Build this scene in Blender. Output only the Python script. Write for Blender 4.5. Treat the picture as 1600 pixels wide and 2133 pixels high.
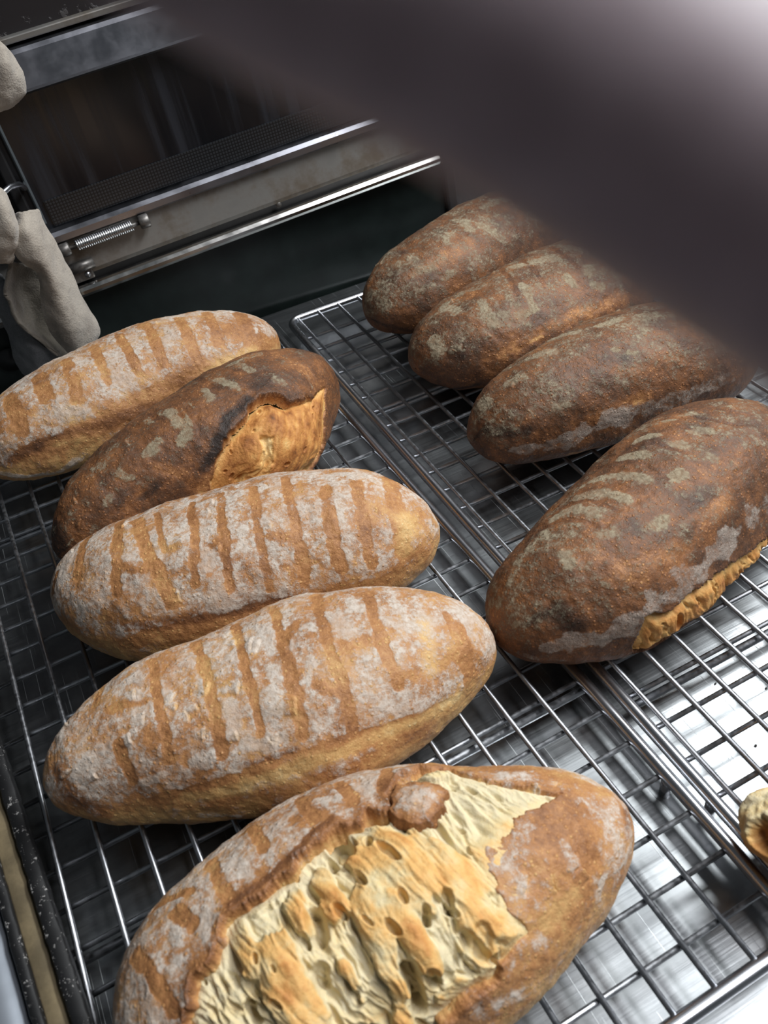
import bpy, bmesh, math, random
import numpy as np
from mathutils import Matrix, Vector

# ---------------------------------------------------------------- scene, camera, light
for o in list(bpy.data.objects):
    bpy.data.objects.remove(o, do_unlink=True)
scene = bpy.context.scene
COL = scene.collection
ZT = 0.018                      # top of the wire racks above the table top (table top is z = 0)

# camera axes in the world (right, down, forward) and position
CAM_R = np.array([0.88671781, -0.44859507, -0.11177647])
CAM_D = np.array([-0.38041410, -0.57060025, -0.72780524])
CAM_F = np.array([0.26271016, 0.68787922, -0.67661330])
CAM_P = np.array([-0.19395785, -0.68086458, 0.41817332 + ZT])
cd = bpy.data.cameras.new('camera')
cam = bpy.data.objects.new('camera', cd)
COL.objects.link(cam)
m = Matrix.Identity(4)
for i in range(3):
    m[i][0] = CAM_R[i]; m[i][1] = -CAM_D[i]; m[i][2] = -CAM_F[i]; m[i][3] = CAM_P[i]
cam.matrix_world = m
cd.sensor_fit = 'VERTICAL'
cd.sensor_height = 4.8
cd.lens = 4.8 * 1799.2 / 2133.0
cd.clip_start = 0.002
cd.clip_end = 50
cd.dof.use_dof = True
cd.dof.focus_distance = 0.60
cd.dof.aperture_fstop = 1.9
scene.camera = cam

world = bpy.data.worlds.new('kitchen_ambient')
scene.world = world
world.use_nodes = True
bg = world.node_tree.nodes['Background']
bg.inputs[0].default_value = (0.80, 0.92, 1.0, 1)
bg.inputs[1].default_value = 0.07

def ceiling_or_fill_light(name, loc, size, power, color):
    l = bpy.data.lights.new(name, 'AREA')
    l.shape = 'RECTANGLE'; l.size = size[0]; l.size_y = size[1]
    l.energy = power; l.color = color
    o = bpy.data.objects.new(name, l)
    o.location = loc
    COL.objects.link(o)
    return o
ceiling_or_fill_light('ceiling_or_fill_light', (1.15, -0.36, 1.62), (0.36, 1.25), 62, (0.95, 0.985, 1.0))
ceiling_or_fill_light('ceiling_or_fill_light', (0.72, -1.18, 1.90), (0.36, 1.25), 28, (0.96, 0.96, 1.0))  # added fill lamp, placed to light the loaf fronts and the finger

vs = scene.view_settings
vs.view_transform = 'Standard'
vs.look = 'None'
vs.gamma = 1.0
vs.use_curve_mapping = False
vs.exposure = 0.0

# ---------------------------------------------------------------- helpers
def link(name, me, mat=None, parent=None):
    o = bpy.data.objects.new(name, me)
    COL.objects.link(o)
    if parent is not None:
        o.parent = parent
    if mat is not None:
        me.materials.clear(); me.materials.append(mat)
    return o

def empty(name, loc=(0, 0, 0), rotz=0.0):
    o = bpy.data.objects.new(name, None)
    o.location = loc
    o.rotation_euler = (0, 0, rotz)
    o.empty_display_size = 0.02
    COL.objects.link(o)
    return o

def tag(o, label, cat, group=None):
    o['label'] = label
    o['category'] = cat
    if group:
        o['group'] = group
    return o

def mesh_from(verts, faces, name='mesh', smooth=True):
    me = bpy.data.meshes.new(name)
    me.from_pydata([tuple(v) for v in verts], [], [tuple(f) for f in faces])
    if smooth:
        me.polygons.foreach_set('use_smooth', np.ones(len(me.polygons), dtype=bool))
    me.update()
    return me

def box_mesh(x0, x1, y0, y1, z0, z1, bevel=0.0, seg=2):
    bm = bmesh.new()
    bmesh.ops.create_cube(bm, size=1.0)
    for v in bm.verts:
        v.co = Vector((x0 + (v.co.x + .5) * (x1 - x0), y0 + (v.co.y + .5) * (y1 - y0), z0 + (v.co.z + .5) * (z1 - z0)))
    if bevel > 0:
        bmesh.ops.bevel(bm, geom=bm.edges[:], offset=bevel, segments=seg, affect='EDGES', profile=0.5)
    me = bpy.data.meshes.new('box')
    bm.to_mesh(me); bm.free()
    return me

def profile_mesh(prof, x0, x1, nseg=1):
    """extrude a closed (y, z) profile along x"""
    n = len(prof)
    verts, faces = [], []
    for k in range(nseg + 1):
        x = x0 + (x1 - x0) * k / nseg
        verts += [(x, y, z) for y, z in prof]
    for k in range(nseg):
        for i in range(n):
            j = (i + 1) % n
            faces.append((k * n + i, k * n + j, (k + 1) * n + j, (k + 1) * n + i))
    faces.append(tuple(range(n - 1, -1, -1)))
    faces.append(tuple(nseg * n + i for i in range(n)))
    return mesh_from(verts, faces, smooth=False)

def tube(path, r, sides=10, closed=False):
    path = [np.array(p, float) for p in path]
    n = len(path)
    verts, faces = [], []
    prev = None
    for i, p in enumerate(path):
        if closed:
            t = path[(i + 1) % n] - path[i - 1]
        else:
            t = path[min(i + 1, n - 1)] - path[max(i - 1, 0)]
        t = t / (np.linalg.norm(t) + 1e-12)
        if prev is None:
            a = np.array([0, 0, 1.0]) if abs(t[2]) < .9 else np.array([1.0, 0, 0])
        else:
            a = prev
        a = a - t * (a @ t); a /= np.linalg.norm(a); prev = a
        b = np.cross(t, a)
        rr = r[i] if hasattr(r, '__len__') else r
        for k in range(sides):
            th = 2 * math.pi * k / sides
            verts.append(p + rr * (math.cos(th) * a + math.sin(th) * b))
    rings = n if closed else n - 1
    for i in range(rings):
        for k in range(sides):
            k2 = (k + 1) % sides; i2 = (i + 1) % n
            faces.append((i * sides + k, i * sides + k2, i2 * sides + k2, i2 * sides + k))
    if not closed:
        faces.append(tuple(range(sides - 1, -1, -1)))
        faces.append(tuple((n - 1) * sides + k for k in range(sides)))
    return mesh_from(verts, faces)

# vectorised gradient noise
_rng = np.random.default_rng(7)
_perm = np.concatenate([_rng.permutation(256)] * 3)
_grad = _rng.normal(size=(256, 3)); _grad /= np.linalg.norm(_grad, axis=1)[:, None]
_grad = _grad.astype(np.float32)
def perlin(P, scale=1.0, seed=0):
    P = np.asarray(P, np.float32).reshape(-1, 3) / np.float32(scale) + np.float32(seed * 17.31 + 100.5)
    I = np.floor(P).astype(np.int32); Fr = P - I
    I &= 255
    u = Fr * Fr * Fr * (Fr * (Fr * 6 - 15) + 10)
    out = 0
    for dx in (0, 1):
        for dy in (0, 1):
            for dz in (0, 1):
                h = _perm[_perm[_perm[I[:, 0] + dx] + I[:, 1] + dy] + I[:, 2] + dz]
                g = _grad[h]
                d = g[:, 0] * (Fr[:, 0] - dx) + g[:, 1] * (Fr[:, 1] - dy) + g[:, 2] * (Fr[:, 2] - dz)
                w = (u[:, 0] if dx else 1 - u[:, 0]) * (u[:, 1] if dy else 1 - u[:, 1]) * (u[:, 2] if dz else 1 - u[:, 2])
                out = out + w * d
    return out * 1.6
def fbm(P, scale, octv=3, seed=0):
    r = 0; a = 1.0; t = 0
    for k in range(octv):
        r = r + a * perlin(P, scale / 2 ** k, seed + k * 3); t += a; a *= .5
    return r / t * 1.4
def sstep(a, b, x):
    t = np.clip((x - a) / (b - a), 0, 1)
    return t * t * (3 - 2 * t)

# ---------------------------------------------------------------- materials
class NT:
    def __init__(self, name):
        self.mat = bpy.data.materials.new(name)
        self.mat.use_nodes = True
        self.t = self.mat.node_tree
        self.b = self.t.nodes['Principled BSDF']
    def n(self, typ, **kw):
        nd = self.t.nodes.new(typ)
        for k, v in kw.items():
            if k == 'inp':
                for kk, vv in v.items():
                    if isinstance(vv, bpy.types.NodeSocket):
                        self.t.links.new(vv, nd.inputs[kk])
                    else:
                        nd.inputs[kk].default_value = vv
            else:
                setattr(nd, k, v)
        return nd
    def link(self, a, b):
        self.t.links.new(a, b)
    def setb(self, **kw):
        for k, v in kw.items():
            k = k.replace('_', ' ')
            if isinstance(v, bpy.types.NodeSocket):
                self.t.links.new(v, self.b.inputs[k])
            else:
                self.b.inputs[k].default_value = v
    def coords(self, scale=(1, 1, 1), rot=(0, 0, 0)):
        tc = self.n('ShaderNodeTexCoord')
        mp = self.n('ShaderNodeMapping', inp={0: tc.outputs['Object'], 'Scale': scale, 'Rotation': rot})
        return mp.outputs[0]
    def noise(self, co, scale, detail=3, rough=.55):
        return self.n('ShaderNodeTexNoise', inp={'Vector': co, 'Scale': scale, 'Detail': detail, 'Roughness': rough}).outputs[0]
    def math(self, op, a, b=0.0, clamp=False):
        nd = self.n('ShaderNodeMath', operation=op, use_clamp=clamp, inp={0: a, 1: b})
        return nd.outputs[0]
    def maprange(self, v, a, b, c=0.0, d=1.0):
        nd = self.n('ShaderNodeMapRange', interpolation_type='SMOOTHSTEP', inp={0: v, 1: a, 2: b, 3: c, 4: d})
        return nd.outputs[0]
    def ramp(self, v, stops):
        nd = self.n('ShaderNodeValToRGB', inp={0: v})
        e = nd.color_ramp.elements
        while len(e) < len(stops):
            e.new(0.5)
        for el, (p, c) in zip(e, stops):
            el.position = p; el.color = (*c, 1)
        return nd.outputs[0]
    def mix(self, f, a, b):
        nd = self.n('ShaderNodeMix', data_type='RGBA')
        for idx, v in ((0, f), (6, a), (7, b)):
            if isinstance(v, bpy.types.NodeSocket):
                self.t.links.new(v, nd.inputs[idx])
            else:
                nd.inputs[idx].default_value = v if idx == 0 else (*v, 1)
        return nd.outputs[2]
    def attr(self, name):
        return self.n('ShaderNodeAttribute', attribute_name=name).outputs['Fac']
    def bump(self, h, strength, dist):
        nd = self.n('ShaderNodeBump', inp={'Strength': strength, 'Distance': dist, 'Height': h})
        self.t.links.new(nd.outputs[0], self.b.inputs['Normal'])

def steel(name, base, rough, metallic=1.0, scale=60, var=.12):
    t = NT(name)
    co = t.coords()
    n1 = t.noise(co, scale, 4)
    t.setb(Base_Color=(*base, 1), Metallic=metallic,
           Roughness=t.maprange(n1, .3, .7, rough - var / 2, rough + var / 2))
    return t.mat

def plain(name, col, rough=.6, metallic=0.0, nscale=80, nvar=.25, bump=0.0):
    t = NT(name)
    co = t.coords()
    n1 = t.noise(co, nscale, 5, .6)
    c = t.mix(t.maprange(n1, .3, .7), tuple(x * (1 - nvar) for x in col), tuple(min(1, x * (1 + nvar)) for x in col))
    t.setb(Base_Color=c, Roughness=rough, Metallic=metallic)
    if bump:
        t.bump(n1, 1.0, bump)
    return t.mat

CRUST_STOPS = [(0.0, (.70, .55, .29)), (.22, (.58, .355, .14)), (.42, (.405, .19, .072)), (.60, (.205, .085, .033)), (.78, (.098, .046, .024)), (1.0, (.026, .016, .012))]
def crust_material(name, flour_col, flour_col2, cover, mottle, pick_th, dot_amt):
    t = NT(name)
    co = t.coords()
    n_f = t.noise(co, 1500, 3, .6)       # under a millimetre
    n_m = t.noise(co, 430, 4, .62)
    n_l = t.noise(co, 125, 4, .6)
    n_x = t.noise(co, 46, 3, .55)
    F = t.attr('flour'); T = t.attr('toast'); D = t.attr('scorch'); G = t.attr('dust')
    ctr = lambda v, k: t.math('MULTIPLY', t.math('SUBTRACT', v, .5), k)
    # blisters : pale raised dots
    vor = t.n('ShaderNodeTexVoronoi', feature='F1', inp={'Vector': co, 'Scale': 360.0, 'Randomness': 1.0})
    dot = t.maprange(vor.outputs['Distance'], .14, .34, 1.0, 0.0)
    pick = t.math('GREATER_THAN', t.n('ShaderNodeSeparateColor', inp={0: vor.outputs['Color']}).outputs[0], pick_th)
    dot = t.math('MULTIPLY', dot, pick)
    vor2 = t.n('ShaderNodeTexVoronoi', feature='F1', inp={'Vector': co, 'Scale': 850.0, 'Randomness': 1.0})
    dot2 = t.math('MULTIPLY', t.maprange(vor2.outputs['Distance'], .15, .40, 1.0, 0.0), t.math('GREATER_THAN', t.n('ShaderNodeSeparateColor', inp={0: vor2.outputs['Color']}).outputs[1], pick_th))
    tt = t.math('ADD', T, ctr(n_m, mottle))
    tt = t.math('ADD', tt, ctr(n_f, mottle * .55))
    tt = t.math('ADD', tt, ctr(n_l, .30))
    tt = t.math('ADD', tt, t.math('MULTIPLY', D, .42))
    tt = t.math('SUBTRACT', tt, t.math('MULTIPLY', dot, dot_amt))
    tt = t.math('SUBTRACT', tt, t.math('MULTIPLY', dot2, dot_amt * .8), True)
    crust = t.ramp(tt, CRUST_STOPS)
    fm = t.math('ADD', F, ctr(n_f, 1.0))
    fm = t.math('ADD', fm, ctr(n_m, 1.25))
    fm = t.math('ADD', fm, ctr(n_l, .75))
    fm = t.math('SUBTRACT', fm, t.math('MULTIPLY', dot, .22))
    op = t.maprange(t.math('ADD', n_x, ctr(n_l, .6)), .30, .62, cover * .62, cover)
    fm = t.math('MULTIPLY', t.maprange(fm, .20, .86, 0.0, 1.0), op)
    fcol = t.mix(t.maprange(n_m, .34, .66), flour_col2, flour_col)
    c = t.mix(fm, crust, fcol)
    gm = t.math('ADD', t.math('ADD', G, ctr(n_m, 1.3)), ctr(n_l, .9))
    gm = t.math('MULTIPLY', t.maprange(gm, .30, .95, 0.0, 1.0), op)
    c = t.mix(gm, c, t.mix(t.maprange(n_f, .35, .65), (.24, .19, .15), (.42, .36, .31)))
    t.setb(Base_Color=c, Roughness=t.maprange(fm, 0, 1, .52, .9))
    t.b.inputs['Specular IOR Level'].default_value = .32
    h = t.math('ADD', t.math('MULTIPLY', n_f, .22), t.math('MULTIPLY', n_m, .65))
    h = t.math('ADD', h, t.math('MULTIPLY', n_l, .9))
    h = t.math('ADD', h, t.math('MULTIPLY', dot, .30))
    t.bump(h, .8, .0011)
    return t.mat
M_LIGHT = crust_material('golden_floured_crust', (.60, .54, .47), (.45, .375, .305), .88, .32, .60, .12)
M_DARK = crust_material('dark_crust', (.36, .31, .21), (.21, .165, .105), .80, .44, .42, .15)

def crumb_material():
    t = NT('bread_crumb')
    co = t.coords()
    n_m = t.noise(co, 500, 4, .65)
    n_l = t.noise(co, 160, 3, .5)
    T = t.attr('toast')
    tt = t.math('ADD', T, t.math('MULTIPLY', t.math('SUBTRACT', n_m, .5), .30))
    tt = t.math('ADD', tt, t.math('MULTIPLY', t.math('SUBTRACT', n_l, .5), .25), True)
    c = t.ramp(tt, [(0.0, (.66, .57, .37)), (.16, (.68, .54, .29)), (.36, (.70, .42, .15)), (.58, (.56, .26, .075)), (.80, (.34, .13, .035)), (1.0, (.10, .04, .015))])
    t.setb(Base_Color=c, Roughness=.62)
    t.b.inputs['Specular IOR Level'].default_value = .3
    t.b.inputs['Subsurface Weight'].default_value = .12
    t.b.inputs['Subsurface Radius'].default_value = (.004, .002, .001)
    t.bump(t.math('ADD', n_m, t.math('MULTIPLY', n_l, .7)), .8, .0008)
    return t.mat
M_CRUMB = crumb_material()

def table_material():
    t = NT('brushed_stainless_steel')
    co = t.coords()
    br = t.noise(t.coords((14, 420, 1), (0, 0, .45)), 1.0, 3, .6)
    cl = t.noise(co, 9, 4, .6)
    spots = t.noise(co, 55, 5, .65)
    sc = None
    for k, (ang, sx, th) in enumerate([(1.25, 700, .70), (1.05, 560, .71), (2.1, 480, .73), (.2, 620, .73), (1.5, 820, .72)]):
        nz = t.noise(t.coords((sx, 7, 1), (0, 0, ang + .15)), 1.0, 1.5, .5)
        q = t.maprange(nz, th, th + .05)
        sc = q if sc is None else t.math('MAXIMUM', sc, q)
    base = t.mix(t.maprange(spots, .3, .75), (.28, .293, .302), (.36, .373, .382))
    base = t.mix(t.math('MULTIPLY', sc, .55), base, (.62, .64, .65))
    rough = t.maprange(cl, .3, .7, .30, .41)
    rough = t.math('ADD', rough, t.math('MULTIPLY', t.math('SUBTRACT', br, .5), .14))
    rough = t.math('ADD', rough, t.math('MULTIPLY', sc, .18), True)
    t.setb(Base_Color=base, Metallic=1.0, Roughness=rough)
    t.bump(t.math('ADD', br, t.math('MULTIPLY', sc, .8)), .22, .0004)
    return t.mat
M_TABLE = table_material()
M_WIRE = steel('rack_wire_steel', (.40, .41, .43), .40, 1.0, 300, .2)
M_FRAME = steel('rack_frame_steel', (.52, .53, .56), .27, 1.0, 40, .05)
M_TRIM = steel('oven_trim_steel', (.30, .305, .335), .34, 1.0, 40, .16)
M_RAIL = steel('oven_rail_steel', (.66, .65, .62), .20, 1.0, 60, .1)
M_SPRING = steel('spring_steel', (.55, .55, .55), .28, 1.0, 200, .1)
M_BOLT = plain('bolt_steel', (.16, .15, .14), .45, .7, 300, .3)

def stained_steel():
    t = NT('stained_oven_steel')
    co = t.coords()
    n1 = t.noise(co, 22, 5, .65); n2 = t.noise(t.coords((8, 8, 60)), 1.0, 4, .6)
    c = t.mix(t.maprange(n1, .42, .68), (.34, .33, .31), (.19, .155, .12))
    c = t.mix(t.maprange(n2, .5, .75, 0, .6), c, (.36, .35, .33))
    t.setb(Base_Color=c, Metallic=.75, Roughness=t.maprange(n1, .3, .7, .36, .55))
    return t.mat
M_STAIN = stained_steel()

def glass_dark():
    t = NT('dark_oven_glass')
    st = t.noise(t.coords((55, 1, 3)), 1.0, 4, .6)
    k = t.maprange(st, .48, .72)
    c = t.mix(k, (.006, .007, .009), (.022, .025, .032))  # faint bluish reflection streaks painted into the glass colour
    t.setb(Base_Color=c, Roughness=t.maprange(st, .4, .7, .16, .34))
    t.b.inputs['Specular IOR Level'].default_value = .5
    return t.mat
M_GLASS = glass_dark()

def glass_mesh():
    t = NT('oven_glass_dot_screen')
    tc = t.n('ShaderNodeTexCoord')
    sep = t.n('ShaderNodeSeparateXYZ', inp={0: tc.outputs['Object']})
    fx = t.math('FRACT', t.math('MULTIPLY', sep.outputs[0], 360.0)); fz = t.math('FRACT', t.math('MULTIPLY', sep.outputs[2], 360.0))
    g = t.math('MULTIPLY', t.math('GREATER_THAN', fx, .35), t.math('GREATER_THAN', fz, .35))
    c = t.mix(g, (.006, .007, .008), (.030, .033, .037))
    t.setb(Base_Color=c, Roughness=.3)
    return t.mat
M_GMESH = glass_mesh()
M_GREEN = plain('dark_green_enamel', (.010, .0145, .0135), .30, 0.0, 30, .3)
M_BLACK = plain('black_oven_paint', (.010, .010, .011), .5, 0.0, 60, .4)

def peeling(name, base, chip, sc, lo, hi, rough=.55):
    t = NT(name)
    co = t.coords()
    n1 = t.noise(co, sc, 6, .7); n2 = t.noise(co, sc * 4, 4, .65)
    k = t.maprange(t.math('ADD', n1, t.math('MULTIPLY', t.math('SUBTRACT', n2, .5), .4)), lo, hi)
    t.setb(Base_Color=t.mix(k, base, chip), Roughness=rough)
    t.bump(k, .5, .0006)
    return t.mat
M_PEEL = peeling('black_chipped_paint', (.0065, .0065, .007), (.30, .29, .28), 170, .60, .68)
M_HOOD = peeling('dark_hood_enamel', (.012, .009, .010), (.06, .055, .055), 28, .62, .68)
M_TAN = plain('worn_tan_board', (.15, .115, .062), .75, 0, 45, .35, .0006)
M_GREYPAN = plain('grey_steel_pan', (.22, .24, .27), .4, .6, 12, .2)

def suede(name, col, dark):
    t = NT(name)
    co = t.coords()
    n1 = t.noise(co, 34, 5, .65); n2 = t.noise(co, 700, 3, .6); n3 = t.noise(co, 110, 4, .6)
    c = t.mix(t.maprange(n1, .42, .70), col, dark)
    c = t.mix(t.maprange(n3, .56, .72, 0, .45), c, tuple(x * .5 for x in dark))
    c = t.mix(t.maprange(n2, .3, .7, 0, .35), c, tuple(min(1, x * 1.35) for x in col))
    t.setb(Base_Color=c, Roughness=.95)
    t.b.inputs['Sheen Weight'].default_value = .25
    t.bump(t.math('ADD', n2, n3), .8, .0009)
    return t.mat
M_SUEDE = suede('tan_suede', (.38, .335, .28), (.24, .205, .17))
M_SUEDE2 = suede('grey_suede', (.17, .175, .18), (.11, .115, .12))
M_SUEDE_IN = suede('suede_inside', (.20, .175, .14), (.12, .105, .085))
M_SKIN = None
def skin():
    t = NT('skin')
    co = t.coords()
    n1 = t.noise(co, 260, 4, .6)
    t.setb(Base_Color=t.mix(t.maprange(n1, .3, .7), (.34, .27, .29), (.43, .35, .375)), Roughness=.5)
    t.b.inputs['Subsurface Weight'].default_value = .15
    t.b.inputs['Subsurface Radius'].default_value = (.004, .0018, .0012)
    t.bump(n1, .3, .0004)
    return t.mat
M_SKIN = skin()
M_NAIL = plain('finger_nail', (.55, .42, .40), .3, 0, 200, .08)

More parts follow.
